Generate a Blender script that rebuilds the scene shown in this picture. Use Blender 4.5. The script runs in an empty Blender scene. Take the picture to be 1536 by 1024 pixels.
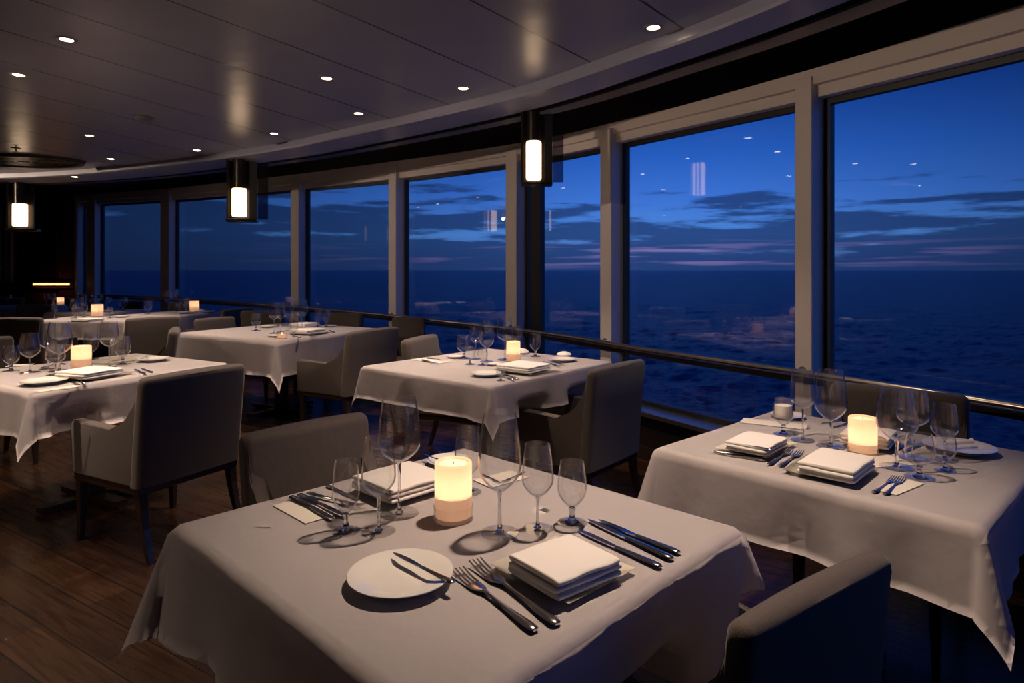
import bpy, bmesh, math, random
from mathutils import Vector, Matrix, noise
from math import sin, cos, pi, radians, sqrt, atan2, hypot, exp
random.seed(7)
S = bpy.context.scene
COL = S.collection
F, CX, HY, H = 960.0, 768.0, 405.0, 1.31      # focal length in px, centre column, horizon row, eye height
TZ = 0.75                                     # table top height

def at(px, py, z):
    """floor-plan point whose height is z and that is seen at px, py"""
    D = F * (H - z) / (py - HY)
    return ((px - CX) * D / F, D)
def atD(px, D): return ((px - CX) * D / F, D)

# ------------------------------------------------------------------ materials
def mat(name):
    m = bpy.data.materials.new(name); m.use_nodes = True
    nt = m.node_tree; nt.nodes.clear()
    out = nt.nodes.new('ShaderNodeOutputMaterial')
    return m, nt, out
def N(nt, t, **kw):
    n = nt.nodes.new(t)
    for k, v in kw.items():
        if k in n.inputs: n.inputs[k].default_value = v
        else: setattr(n, k, v)
    return n
def L(nt, a, b): nt.links.new(a, b)
def pbr(name, color, rough=0.5, metal=0.0, coat=0.0, bump=None, spec=0.5, sheen=0.0, aniso=0.0, var=None):
    """bump=(scale, strength, distance, stretch); var=(colour2, scale, stretch)"""
    m, nt, out = mat(name)
    p = N(nt, 'ShaderNodeBsdfPrincipled')
    p.inputs['Base Color'].default_value = (*color, 1)
    p.inputs['Roughness'].default_value = rough
    p.inputs['Metallic'].default_value = metal
    p.inputs['Coat Weight'].default_value = coat
    p.inputs['Specular IOR Level'].default_value = spec
    p.inputs['Sheen Weight'].default_value = sheen
    p.inputs['Anisotropic'].default_value = aniso
    tc = N(nt, 'ShaderNodeTexCoord')
    if var:
        mp = N(nt, 'ShaderNodeMapping'); mp.inputs['Scale'].default_value = var[2]
        L(nt, tc.outputs['Object'], mp.inputs['Vector'])
        no = N(nt, 'ShaderNodeTexNoise', Scale=var[1], Detail=4.0)
        L(nt, mp.outputs[0], no.inputs['Vector'])
        mx = N(nt, 'ShaderNodeMix', data_type='RGBA')
        mx.inputs[6].default_value = (*color, 1); mx.inputs[7].default_value = (*var[0], 1)
        L(nt, no.outputs['Fac'], mx.inputs[0]); L(nt, mx.outputs[2], p.inputs['Base Color'])
    if bump:
        mp = N(nt, 'ShaderNodeMapping'); mp.inputs['Scale'].default_value = bump[3]
        L(nt, tc.outputs['Object'], mp.inputs['Vector'])
        no = N(nt, 'ShaderNodeTexNoise', Scale=bump[0], Detail=3.0)
        L(nt, mp.outputs[0], no.inputs['Vector'])
        b = N(nt, 'ShaderNodeBump', Strength=bump[1], Distance=bump[2])
        L(nt, no.outputs['Fac'], b.inputs['Height']); L(nt, b.outputs[0], p.inputs['Normal'])
    L(nt, p.outputs[0], out.inputs[0])
    return m
M = {}
M['cloth'] = pbr('white_linen', (.84, .785, .80), .85, bump=(9, .22, .02, (1, 1, 1)), spec=.2, sheen=.15)
M['napkin'] = pbr('napkin_linen', (.86, .83, .80), .85, bump=(350, .25, .002, (1, 1, 1)), spec=.2, sheen=.2)
M['paper'] = pbr('ivory_paper', (.74, .70, .63), .6)
M['china'] = pbr('white_china', (.80, .78, .74), .12, coat=.5)
M['charger'] = pbr('ivory_stoneware', (.78, .74, .66), .35)
M['fabric'] = pbr('taupe_upholstery', (.070, .054, .047), .72, bump=(420, .35, .002, (1, 1, .6)), spec=.35, sheen=.25,
                  var=((.100, .078, .068), 60, (1, 1, .4)))
M['piping'] = pbr('piping', (.07, .056, .05), .7)
M['wood_dark'] = pbr('espresso_wood', (.018, .011, .008), .3, coat=.3, var=((.03, .018, .011), 6, (8, 8, .6)))
M['steel'] = pbr('polished_steel', (.62, .60, .58), .16, metal=1)
M['chrome'] = pbr('brushed_rail_steel', (.60, .55, .50), .24, metal=1)
M['sill_metal'] = pbr('satin_sill_metal', (.62, .60, .60), .32, metal=1)
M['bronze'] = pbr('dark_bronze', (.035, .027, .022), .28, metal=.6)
M['frame_paint'] = pbr('painted_window_frame', (.66, .60, .58), .45, bump=(30, .05, .002, (1, 1, 1)))
M['gasket'] = pbr('black_gasket', (.008, .009, .012), .45)
M['panel_dark'] = pbr('dark_dado_panel', (.012, .010, .010), .35, coat=.2)
M['cove'] = pbr('cove_dark', (.010, .009, .010), .3)
M['mahogany'] = pbr('mahogany_panel', (.14, .055, .025), .28, coat=.4, var=((.075, .028, .013), 3, (6, 6, .5)))
M['curtain'] = pbr('curtain_fabric', (.36, .23, .15), .8, sheen=.2)
M['trim_ring'] = pbr('downlight_ring', (.32, .29, .27), .35, metal=.5)
M['grille'] = pbr('vent_grille', (.05, .042, .037), .4, metal=.4)
M['detector'] = pbr('detector_plastic', (.12, .11, .11), .4)
M['milk'] = pbr('white_wax_fill', (.85, .80, .74), .5)

def emis(name, color, st):
    m, nt, out = mat(name)
    e = N(nt, 'ShaderNodeEmission'); e.inputs[0].default_value = (*color, 1); e.inputs[1].default_value = st
    L(nt, e.outputs[0], out.inputs[0]); return m
M['lamp_lens'] = emis('downlight_lens', (1, .76, .48), 14)
M['strip'] = emis('warm_strip', (1, .42, .13), 3.2)
M['shade_glow'] = emis('opal_lamp_glass', (1, .68, .42), 3.4)
M['tealight'] = emis('tealight_glow', (1, .75, .5), 2.5)

def wax_mat():
    m, nt, out = mat('ivory_wax')
    d = N(nt, 'ShaderNodeBsdfDiffuse'); d.inputs[0].default_value = (.80, .66, .50, 1)
    t = N(nt, 'ShaderNodeBsdfTranslucent'); t.inputs[0].default_value = (.98, .66, .46, 1)
    g = N(nt, 'ShaderNodeBsdfGlossy'); g.inputs[0].default_value = (1, 1, 1, 1); g.inputs[1].default_value = .4
    mx = N(nt, 'ShaderNodeMixShader'); mx.inputs[0].default_value = .55
    L(nt, d.outputs[0], mx.inputs[1]); L(nt, t.outputs[0], mx.inputs[2])
    m2 = N(nt, 'ShaderNodeMixShader'); m2.inputs[0].default_value = .04
    L(nt, mx.outputs[0], m2.inputs[1]); L(nt, g.outputs[0], m2.inputs[2])
    e = N(nt, 'ShaderNodeEmission'); e.inputs[0].default_value = (1, .60, .36, 1); e.inputs[1].default_value = .27  # even emission stands in for flame light scattered through the wax
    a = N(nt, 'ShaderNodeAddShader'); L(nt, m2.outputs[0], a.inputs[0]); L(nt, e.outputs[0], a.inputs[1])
    L(nt, a.outputs[0], out.inputs[0]); return m
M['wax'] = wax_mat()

def thin_glass(name, ior, rough=0.0, tint=(.985, .985, .985), gain=1.0):
    m, nt, out = mat(name)
    tr = N(nt, 'ShaderNodeBsdfTransparent'); tr.inputs[0].default_value = (*tint, 1)
    gl = N(nt, 'ShaderNodeBsdfGlossy'); gl.inputs[0].default_value = (1, 1, 1, 1); gl.inputs[1].default_value = rough
    fr = N(nt, 'ShaderNodeFresnel'); fr.inputs[0].default_value = ior
    # the same curve from inside and outside: take the facing angle without the index flip
    geo = N(nt, 'ShaderNodeNewGeometry')
    dt = N(nt, 'ShaderNodeVectorMath', operation='DOT_PRODUCT')
    L(nt, geo.outputs['Incoming'], dt.inputs[0]); L(nt, geo.outputs['Normal'], dt.inputs[1])
    ab = N(nt, 'ShaderNodeMath', operation='ABSOLUTE'); L(nt, dt.outputs['Value'], ab.inputs[0])
    on = N(nt, 'ShaderNodeMath', operation='SUBTRACT'); on.inputs[0].default_value = 1; L(nt, ab.outputs[0], on.inputs[1])
    pw = N(nt, 'ShaderNodeMath', operation='POWER'); L(nt, on.outputs[0], pw.inputs[0]); pw.inputs[1].default_value = 4.0
    f0 = ((ior - 1) / (ior + 1)) ** 2
    ml = N(nt, 'ShaderNodeMath', operation='MULTIPLY_ADD', use_clamp=True)
    L(nt, pw.outputs[0], ml.inputs[0]); ml.inputs[1].default_value = (1 - f0) * gain; ml.inputs[2].default_value = f0
    mx = N(nt, 'ShaderNodeMixShader'); L(nt, ml.outputs[0], mx.inputs[0])
    L(nt, tr.outputs[0], mx.inputs[1]); L(nt, gl.outputs[0], mx.inputs[2])
    L(nt, mx.outputs[0], out.inputs[0])
    nt.nodes.remove(fr)
    return m
def drinking_glass():
    m, nt, out = mat('drinking_glass')
    tr = N(nt, 'ShaderNodeBsdfTransparent'); tr.inputs[0].default_value = (.985, .985, .985, 1)
    gl = N(nt, 'ShaderNodeBsdfGlass'); gl.inputs[0].default_value = (1, 1, 1, 1); gl.inputs[1].default_value = 0; gl.inputs[2].default_value = 1.5
    gs = N(nt, 'ShaderNodeBsdfGlossy'); gs.inputs[0].default_value = (1, 1, 1, 1); gs.inputs[1].default_value = .03
    lw = N(nt, 'ShaderNodeNewGeometry')
    dt = N(nt, 'ShaderNodeVectorMath', operation='DOT_PRODUCT')
    L(nt, lw.outputs['Incoming'], dt.inputs[0]); L(nt, lw.outputs['Normal'], dt.inputs[1])
    ab = N(nt, 'ShaderNodeMath', operation='ABSOLUTE'); L(nt, dt.outputs['Value'], ab.inputs[0])
    k = N(nt, 'ShaderNodeMapRange'); L(nt, ab.outputs[0], k.inputs['Value'])
    k.inputs['From Min'].default_value = .05; k.inputs['From Max'].default_value = .42
    k.inputs['To Min'].default_value = .85; k.inputs['To Max'].default_value = .05
    mx = N(nt, 'ShaderNodeMixShader'); L(nt, k.outputs[0], mx.inputs[0]); L(nt, tr.outputs[0], mx.inputs[1]); L(nt, gl.outputs[0], mx.inputs[2])
    k2 = N(nt, 'ShaderNodeMapRange'); L(nt, ab.outputs[0], k2.inputs['Value'])
    k2.inputs['From Min'].default_value = .0; k2.inputs['From Max'].default_value = .45
    k2.inputs['To Min'].default_value = .75; k2.inputs['To Max'].default_value = .03
    m2 = N(nt, 'ShaderNodeMixShader'); L(nt, k2.outputs[0], m2.inputs[0]); L(nt, mx.outputs[0], m2.inputs[1]); L(nt, gs.outputs[0], m2.inputs[2])
    L(nt, m2.outputs[0], out.inputs[0]); return m
M['glass'] = drinking_glass()
M['pane'] = thin_glass('window_glass', 1.45, .0, (.96, .97, .98), .8)
M['smoke_glass'] = thin_glass('smoked_lamp_glass', 1.5, .15, (.42, .40, .46), .8)
def solid_glass():
    m, nt, out = mat('stem_glass')
    g = N(nt, 'ShaderNodeBsdfGlass'); g.inputs[0].default_value = (.97, .98, 1, 1); g.inputs[1].default_value = 0; g.inputs[2].default_value = 1.48
    L(nt, g.outputs[0], out.inputs[0]); return m
M['stem'] = solid_glass()

def ceiling_mat(name, col, seams=True):
    m, nt, out = mat(name)
    p = N(nt, 'ShaderNodeBsdfPrincipled'); p.inputs['Roughness'].default_value = .27
    p.inputs['Specular IOR Level'].default_value = .75
    geo = N(nt, 'ShaderNodeNewGeometry')
    sub = N(nt, 'ShaderNodeVectorMath', operation='SUBTRACT'); L(nt, geo.outputs['Position'], sub.inputs[0])
    sub.inputs[1].default_value = (-6.4, -5.6, 0)
    sep = N(nt, 'ShaderNodeSeparateXYZ'); L(nt, sub.outputs[0], sep.inputs[0])
    at2 = N(nt, 'ShaderNodeMath', operation='ARCTAN2'); L(nt, sep.outputs['Y'], at2.inputs[0]); L(nt, sep.outputs['X'], at2.inputs[1])
    md = N(nt, 'ShaderNodeMath', operation='MULTIPLY'); L(nt, at2.outputs[0], md.inputs[0]); md.inputs[1].default_value = 1 / .053
    fr = N(nt, 'ShaderNodeMath', operation='FRACT'); L(nt, md.outputs[0], fr.inputs[0])
    s1 = N(nt, 'ShaderNodeMath', operation='SUBTRACT'); L(nt, fr.outputs[0], s1.inputs[0]); s1.inputs[1].default_value = .5
    s2 = N(nt, 'ShaderNodeMath', operation='ABSOLUTE'); L(nt, s1.outputs[0], s2.inputs[0])
    # groove where |fract-.5| < .012
    lt = N(nt, 'ShaderNodeMapRange'); L(nt, s2.outputs[0], lt.inputs['Value'])
    lt.inputs['From Min'].default_value = .004; lt.inputs['From Max'].default_value = .013
    mx = N(nt, 'ShaderNodeMix', data_type='RGBA')
    mx.inputs[6].default_value = (.015, .013, .013, 1) if seams else (*col, 1); mx.inputs[7].default_value = (*col, 1)
    L(nt, lt.outputs[0], mx.inputs[0]); L(nt, mx.outputs[2], p.inputs['Base Color'])
    no = N(nt, 'ShaderNodeTexNoise', Scale=1.2, Detail=2.0)
    mp = N(nt, 'ShaderNodeMapping'); mp.inputs['Rotation'].default_value = (0, 0, radians(-50)); mp.inputs['Scale'].default_value = (.3, 5, 1)
    L(nt, geo.outputs['Position'], mp.inputs['Vector']); L(nt, mp.outputs[0], no.inputs['Vector'])
    b = N(nt, 'ShaderNodeBump', Strength=.18, Distance=.02); L(nt, no.outputs['Fac'], b.inputs['Height'])
    L(nt, b.outputs[0], p.inputs['Normal'])
    L(nt, p.outputs[0], out.inputs[0]); return m
M['ceiling'] = ceiling_mat('ceiling_panels', (.31, .32, .44))
M['soffit'] = ceiling_mat('soffit_panels', (.32, .33, .44), False)

def floor_mat():
    m, nt, out = mat('dark_plank_floor')
    p = N(nt, 'ShaderNodeBsdfPrincipled')
    geo = N(nt, 'ShaderNodeNewGeometry')
    mp = N(nt, 'ShaderNodeMapping'); mp.inputs['Rotation'].default_value = (0, 0, radians(32))
    L(nt, geo.outputs['Position'], mp.inputs['Vector'])
    br = N(nt, 'ShaderNodeTexBrick'); br.inputs['Scale'].default_value = 1.0
    br.inputs['Color1'].default_value = (.044, .019, .008, 1); br.inputs['Color2'].default_value = (.022, .0095, .0045, 1)
    br.inputs['Mortar'].default_value = (.003, .002, .0015, 1)
    br.inputs['Mortar Size'].default_value = .0035; br.inputs['Mortar Smooth'].default_value = .3
    br.inputs['Brick Width'].default_value = 1.15; br.inputs['Row Height'].default_value = .155
    br.offset = .37
    L(nt, mp.outputs[0], br.inputs['Vector'])
    m2 = N(nt, 'ShaderNodeMapping'); m2.inputs['Scale'].default_value = (1.5, 22, 1); L(nt, mp.outputs[0], m2.inputs['Vector'])
    no = N(nt, 'ShaderNodeTexNoise', Scale=2.2, Detail=6.0, Distortion=.6); L(nt, m2.outputs[0], no.inputs['Vector'])
    cr = N(nt, 'ShaderNodeMapRange'); L(nt, no.outputs['Fac'], cr.inputs['Value'])
    cr.inputs['From Min'].default_value = .3; cr.inputs['From Max'].default_value = .7
    cr.inputs['To Min'].default_value = .62; cr.inputs['To Max'].default_value = 1.35
    vm = N(nt, 'ShaderNodeVectorMath', operation='SCALE'); L(nt, br.outputs['Color'], vm.inputs[0]); L(nt, cr.outputs[0], vm.inputs['Scale'])
    L(nt, vm.outputs[0], p.inputs['Base Color'])
    rr = N(nt, 'ShaderNodeMapRange'); L(nt, no.outputs['Fac'], rr.inputs['Value'])
    rr.inputs['To Min'].default_value = .20; rr.inputs['To Max'].default_value = .36
    L(nt, rr.outputs[0], p.inputs['Roughness'])
    ad = N(nt, 'ShaderNodeMath', operation='MULTIPLY_ADD'); L(nt, br.outputs['Fac'], ad.inputs[0]); ad.inputs[1].default_value = -5
    L(nt, no.outputs['Fac'], ad.inputs[2])
    b = N(nt, 'ShaderNodeBump', Strength=.3, Distance=.0018); L(nt, ad.outputs[0], b.inputs['Height'])
    L(nt, b.outputs[0], p.inputs['Normal'])
    L(nt, p.outputs[0], out.inputs[0]); return m
M['floor'] = floor_mat()

def sea_mat():
    m, nt, out = mat('evening_sea')
    p = N(nt, 'ShaderNodeBsdfPrincipled')
    p.inputs['Roughness'].default_value = .28
    p.inputs['Specular IOR Level'].default_value = .22
    p.inputs['Base Color'].default_value = (.0075, .043, .165, 1)
    p.inputs['IOR'].default_value = 1.33
    geo = N(nt, 'ShaderNodeNewGeometry')
    mp = N(nt, 'ShaderNodeMapping'); mp.inputs['Rotation'].default_value = (0, 0, radians(18)); mp.inputs['Scale'].default_value = (.8, 1, 1)
    L(nt, geo.outputs['Position'], mp.inputs['Vector'])
    n1 = N(nt, 'ShaderNodeTexNoise', Scale=.55, Detail=6.0, Roughness=.62, Distortion=.4); L(nt, mp.outputs[0], n1.inputs['Vector'])
    n2 = N(nt, 'ShaderNodeTexNoise', Scale=.025, Detail=3.0); L(nt, mp.outputs[0], n2.inputs['Vector'])
    ad = N(nt, 'ShaderNodeMath', operation='MULTIPLY_ADD'); L(nt, n2.outputs['Fac'], ad.inputs[0]); ad.inputs[1].default_value = 0.0
    L(nt, n1.outputs['Fac'], ad.inputs[2])
    b = N(nt, 'ShaderNodeBump', Strength=1.0, Distance=2.4); L(nt, ad.outputs[0], b.inputs['Height'])
    L(nt, b.outputs[0], p.inputs['Normal'])
    L(nt, p.outputs[0], out.inputs[0]); return m
M['sea'] = sea_mat()

# ------------------------------------------------------------------ sky
def build_world():
    w = bpy.data.worlds.new('dusk_sky'); S.world = w; w.use_nodes = True
    nt = w.node_tree; nt.nodes.clear()
    out = nt.nodes.new('ShaderNodeOutputWorld'); bg = N(nt, 'ShaderNodeBackground')
    tc = N(nt, 'ShaderNodeTexCoord'); sep = N(nt, 'ShaderNodeSeparateXYZ'); L(nt, tc.outputs['Generated'], sep.inputs[0])
    az = N(nt, 'ShaderNodeMath', operation='ARCTAN2'); L(nt, sep.outputs['X'], az.inputs[0]); L(nt, sep.outputs['Y'], az.inputs[1])
    el = N(nt, 'ShaderNodeMath', operation='MAXIMUM'); L(nt, sep.outputs['Z'], el.inputs[0]); el.inputs[1].default_value = 0.0
    ramp = N(nt, 'ShaderNodeValToRGB'); cr = ramp.color_ramp
    sq = N(nt, 'ShaderNodeMath', operation='SQRT'); L(nt, el.outputs[0], sq.inputs[0]); L(nt, sq.outputs[0], ramp.inputs[0])
    stops = [(0.0, (.022, .044, .125)), (.016, (.038, .075, .20)), (.055, (.055, .17, .48)), (.105, (.034, .125, .46)),
             (.17, (.014, .078, .36)), (.24, (.0055, .040, .23)), (.32, (.0026, .022, .14)), (.5, (.004, .028, .15)), (1.0, (.006, .035, .16))]
    while len(cr.elements) < len(stops): cr.elements.new(.5)
    for e, (z, c) in zip(cr.elements, stops): e.position = sqrt(z); e.color = (*c, 1)
    # brighter towards where the sun went down
    def math(op, a, b=None, c=None, clamp=False):
        n = N(nt, 'ShaderNodeMath', operation=op, use_clamp=clamp)
        for i, v in enumerate((a, b, c)):
            if v is None: continue
            if isinstance(v, (int, float)): n.inputs[i].default_value = v
            else: L(nt, v, n.inputs[i])
        return n.outputs[0]
    d = math('DIVIDE', math('SUBTRACT', az.outputs[0], .22), .50)
    g = math('MULTIPLY_ADD', math('EXPONENT', math('MULTIPLY', math('MULTIPLY', d, d), -1.0)), .76, .24)
    # added sky glow, unseen right of the view, for blue light indoors
    rt = N(nt, 'ShaderNodeMapRange', interpolation_type='SMOOTHSTEP'); L(nt, az.outputs[0], rt.inputs['Value'])
    rt.inputs['From Min'].default_value = .85; rt.inputs['From Max'].default_value = 1.45; rt.inputs['To Max'].default_value = 1.5
    g = math('ADD', g, rt.outputs[0])
    sc = N(nt, 'ShaderNodeVectorMath', operation='SCALE'); L(nt, ramp.outputs[0], sc.inputs[0]); L(nt, g, sc.inputs['Scale'])
    # cloud streaks low over the horizon
    cv = N(nt, 'ShaderNodeCombineXYZ'); L(nt, math('MULTIPLY', az.outputs[0], 4.6), cv.inputs[0])
    L(nt, math('MULTIPLY', el.outputs[0], 42.0), cv.inputs[1]); cv.inputs[2].default_value = 3.7
    n1 = N(nt, 'ShaderNodeTexNoise', Scale=1.25, Detail=7.0, Roughness=.58); L(nt, cv.outputs[0], n1.inputs['Vector'])
    # more cover towards the horizon, and towards both sides
    side = math('ABSOLUTE', math('SUBTRACT', az.outputs[0], .22))
    cover = math('SUBTRACT', math('MULTIPLY_ADD', side, .12, .66), math('MULTIPLY', el.outputs[0], 3.3))
    cl = N(nt, 'ShaderNodeMapRange', interpolation_type='SMOOTHSTEP'); L(nt, math('ADD', n1.outputs['Fac'], cover), cl.inputs['Value'])
    cl.inputs['From Min'].default_value = .86; cl.inputs['From Max'].default_value = .97
    cl.inputs['To Max'].default_value = .88
    cc = N(nt, 'ShaderNodeVectorMath', operation='SCALE'); cc.inputs[0].default_value = (.0105, .032, .125); L(nt, g, cc.inputs['Scale'])
    mx = N(nt, 'ShaderNodeMix', data_type='RGBA'); L(nt, cl.outputs[0], mx.inputs[0]); L(nt, sc.outputs[0], mx.inputs[6]); L(nt, cc.outputs[0], mx.inputs[7])
    # pink light left in the lowest streaks
    cp = N(nt, 'ShaderNodeCombineXYZ'); L(nt, math('MULTIPLY', az.outputs[0], 4.0), cp.inputs[0])
    L(nt, math('MULTIPLY', el.outputs[0], 95.0), cp.inputs[1]); cp.inputs[2].default_value = 9.1
    n2 = N(nt, 'ShaderNodeTexNoise', Scale=1.5, Detail=5.0); L(nt, cp.outputs[0], n2.inputs['Vector'])
    e1 = math('DIVIDE', math('SUBTRACT', el.outputs[0], .022), .016)
    band = math('EXPONENT', math('MULTIPLY', math('MULTIPLY', e1, e1), -1.0))
    a1 = math('DIVIDE', math('SUBTRACT', az.outputs[0], .24), .33)
    aband = math('EXPONENT', math('MULTIPLY', math('MULTIPLY', a1, a1), -1.0))
    st = N(nt, 'ShaderNodeMapRange', interpolation_type='SMOOTHSTEP'); L(nt, n2.outputs['Fac'], st.inputs['Value'])
    st.inputs['From Min'].default_value = .50; st.inputs['From Max'].default_value = .66
    pk = math('MULTIPLY', math('MULTIPLY', st.outputs[0], band), aband)
    ps = N(nt, 'ShaderNodeVectorMath', operation='SCALE'); ps.inputs[0].default_value = (.15, .085, .16); L(nt, pk, ps.inputs['Scale'])
    ad = N(nt, 'ShaderNodeVectorMath', operation='ADD'); L(nt, mx.outputs[2], ad.inputs[0]); L(nt, ps.outputs[0], ad.inputs[1])
    L(nt, ad.outputs[0], bg.inputs[0]); bg.inputs[1].default_value = 1.6
    L(nt, bg.outputs[0], out.inputs[0])
build_world()

# ------------------------------------------------------------------ objects
def thing(name, label, cat, loc=(0, 0, 0), rz=0.0, group=None, scale=(1, 1, 1)):
    o = bpy.data.objects.new(name, None); COL.objects.link(o)
    o.empty_display_size = .05
    o.location = loc; o.rotation_euler = (0, 0, rz); o.scale = scale
    o['label'] = label; o['category'] = cat
    if group: o['group'] = group
    return o
def tag(o, label, cat, group=None):
    o['label'] = label; o['category'] = cat
    if group: o['group'] = group
    return o
CACHE = {}
def obj(name, data, parent=None, kind=None):
    o = bpy.data.objects.new(name, data); COL.objects.link(o)
    if parent: o.parent = parent
    if kind: o['kind'] = kind
    return o
def finish(bm, name, m, smooth=True, angle=40):
    me = bpy.data.meshes.new(name)
    bmesh.ops.recalc_face_normals(bm, faces=bm.faces[:])
    if smooth:
        for f in bm.faces: f.smooth = True
        for e in bm.edges:
            if len(e.link_faces) == 2 and e.calc_face_angle(0) > radians(angle): e.smooth = False
    bm.to_mesh(me); bm.free()
    for mm in (m if isinstance(m, (list, tuple)) else [m]): me.materials.append(mm)
    return me
def box(bm, lo, hi, mtx=None):
    vs = [bm.verts.new((x, y, z)) for z in (lo[2], hi[2]) for (x, y) in ((lo[0], lo[1]), (hi[0], lo[1]), (hi[0], hi[1]), (lo[0], hi[1]))]
    for f in ((3, 2, 1, 0), (4, 5, 6, 7), (0, 1, 5, 4), (1, 2, 6, 5), (2, 3, 7, 6), (3, 0, 4, 7)): bm.faces.new([vs[i] for i in f])
    if mtx: bmesh.ops.transform(bm, matrix=mtx, verts=vs)
    return vs
def bevel(bm, w, seg=2):
    bmesh.ops.bevel(bm, geom=bm.edges[:], offset=w, segments=seg, profile=.5, affect='EDGES', clamp_overlap=True)
def lathe(bm, prof, n=32, close=False, cx=0, cy=0):
    rings = []
    for r, z in prof:
        if r < 1e-6: rings.append([bm.verts.new((cx, cy, z))])
        else: rings.append([bm.verts.new((cx + r * cos(2 * pi * i / n), cy + r * sin(2 * pi * i / n), z)) for i in range(n)])
    for a, b in zip(rings, rings[1:] + ([rings[0]] if close else [])):
        for i in range(n):
            j = (i + 1) % n
            if len(a) == 1 and len(b) == 1: continue
            if len(a) == 1: bm.faces.new((a[0], b[j], b[i]))
            elif len(b) == 1: bm.faces.new((a[i], a[j], b[0]))
            else: bm.faces.new((a[i], a[j], b[j], b[i]))
def loft(bm, sections, cap=True):
    """sections: lists of 3D points, same count"""
    rs = [[bm.verts.new(p) for p in s] for s in sections]
    n = len(rs[0])
    for a, b in zip(rs, rs[1:]):
        for i in range(n):
            j = (i + 1) % n
            bm.faces.new((a[i], a[j], b[j], b[i]))
    if cap:
        bm.faces.new(rs[0][::-1]); bm.faces.new(rs[-1])
def tube(bm, pts, r, n=10):
    pts = [Vector(p) for p in pts]; secs = []
    for i, p in enumerate(pts):
        t = (pts[min(i + 1, len(pts) - 1)] - pts[max(i - 1, 0)]).normalized()
        up = Vector((0, 0, 1)) if abs(t.z) < .9 else Vector((1, 0, 0))
        a = t.cross(up).normalized(); b = a.cross(t)
        rr = r[i] if isinstance(r, (list, tuple)) else r
        secs.append([p + rr * (a * cos(2 * pi * k / n) + b * sin(2 * pi * k / n)) for k in range(n)])
    loft(bm, secs)
def cached(key, fn):
    if key not in CACHE: CACHE[key] = fn()
    return CACHE[key]
def mk(key, m, build, smooth=True, angle=40):
    def f():
        bm = bmesh.new(); build(bm); return finish(bm, key, M[m] if isinstance(m, str) else m, smooth, angle)
    return cached(key, f)

# ------------------------------------------------------------------ the curved window wall
def catmull(pts, n=10):
    out = []
    P = [Vector(p) for p in pts]; P = [2 * P[0] - P[1]] + P + [2 * P[-1] - P[-2]]
    for i in range(1, len(P) - 2):
        for k in range(n):
            t = k / n
            a, b, c, d = P[i - 1], P[i], P[i + 1], P[i + 2]
            out.append(.5 * ((2 * b) + (c - a) * t + (2 * a - 5 * b + 4 * c - d) * t * t + (3 * b - a - 3 * c + d) * t ** 3))
    out.append(P[-2]); return out
WP = [(4.6, -3.5), (4.25, -2.1), (3.62, -.4), (2.9, 1.17), (2.10, 2.62), (1.65, 3.35), (.972, 4.4), (.23, 5.5), (-1.136, 6.9),
      (-2.59, 8.2), (-5.19, 10.0), (-7.21, 11.2), (-7.9, 11.6)]
WC = catmull([(x, y, 0) for x, y in WP], 12)
WS = [0.0]
for a, b in zip(WC, WC[1:]): WS.append(WS[-1] + (b - a).length)
STOT = WS[-1]
def wpos(s):
    s = min(max(s, 0), STOT - 1e-6)
    i = max(k for k in range(len(WS) - 1) if WS[k] <= s)
    t = (s - WS[i]) / (WS[i + 1] - WS[i])
    return WC[i].lerp(WC[i + 1], t)
def wtan(s): return (wpos(s + .15) - wpos(s - .15)).normalized() if .2 < s < STOT - .2 else (wpos(min(s + .2, STOT)) - wpos(max(s - .2, 0))).normalized()
def wout(s):
    t = wtan(s); return Vector((t.y, -t.x, 0))      # outward (to the sea)
def s_at(px):
    """arc length where the inner face of the wall is met by the sight line of column px"""
    k = (px - CX) / F; best = None
    for i in range(len(WC) - 1):
        a, b = WC[i], WC[i + 1]
        fa, fb = a.x - k * a.y, b.x - k * b.y
        if a.y > .2 and fa * fb <= 0 and abs(fa - fb) > 1e-9:
            best = WS[i] + (WS[i + 1] - WS[i]) * fa / (fa - fb)
    return best
def interp(tab, s):
    if s <= tab[0][0]: return tab[0][1]
    for (a, va), (b, vb) in zip(tab, tab[1:]):
        if s <= b: 
            t = (s - a) / (b - a); return va + (vb - va) * t
    return tab[-1][1]
def tab(rows): return sorted((s_at(px), z) for px, z in rows)
T_GT = tab([(1536, 2.22), (1200, 2.222), (1024, 2.235), (760, 2.27), (613, 2.30), (467, 2.36), (270, 2.41), (156, 2.46)])
T_RAIL = tab([(1536, .762), (1288, .768), (980, .770), (806, .787), (649, .805), (465, .832), (384, .85), (217, .872)])
T_HD = tab([(1536, 2.395), (1280, 2.38), (1024, 2.38), (762, 2.44), (512, 2.545), (266, 2.60), (117, 2.66)])
T_SILL = tab([(1085, .34), (955, .345), (614, .365), (270, .38)])
GT = lambda s: interp(T_GT, s)
RZ = lambda s: interp(T_RAIL, s)
HD = lambda s: interp(T_HD, s)
SZ = lambda s: interp(T_SILL, s)
def wp(s, o, z):
    p = wpos(s) + wout(s) * o; return (p.x, p.y, z)
def srange(s0, s1, step=.25):
    n = max(1, int((s1 - s0) / step)); return [s0 + (s1 - s0) * i / n for i in range(n + 1)]
def sweep_wall(bm, s0, s1, prof):
    loft(bm, [[wp(s, o, z) for o, z in prof(s)] for s in srange(s0, s1)])
def struct(name, bm, m, smooth=False, parent=None):
    o = obj(name, finish(bm, name, m, smooth), parent)
    if not parent: o['kind'] = 'structure'
    return o
SA, SB = .02, STOT
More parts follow.
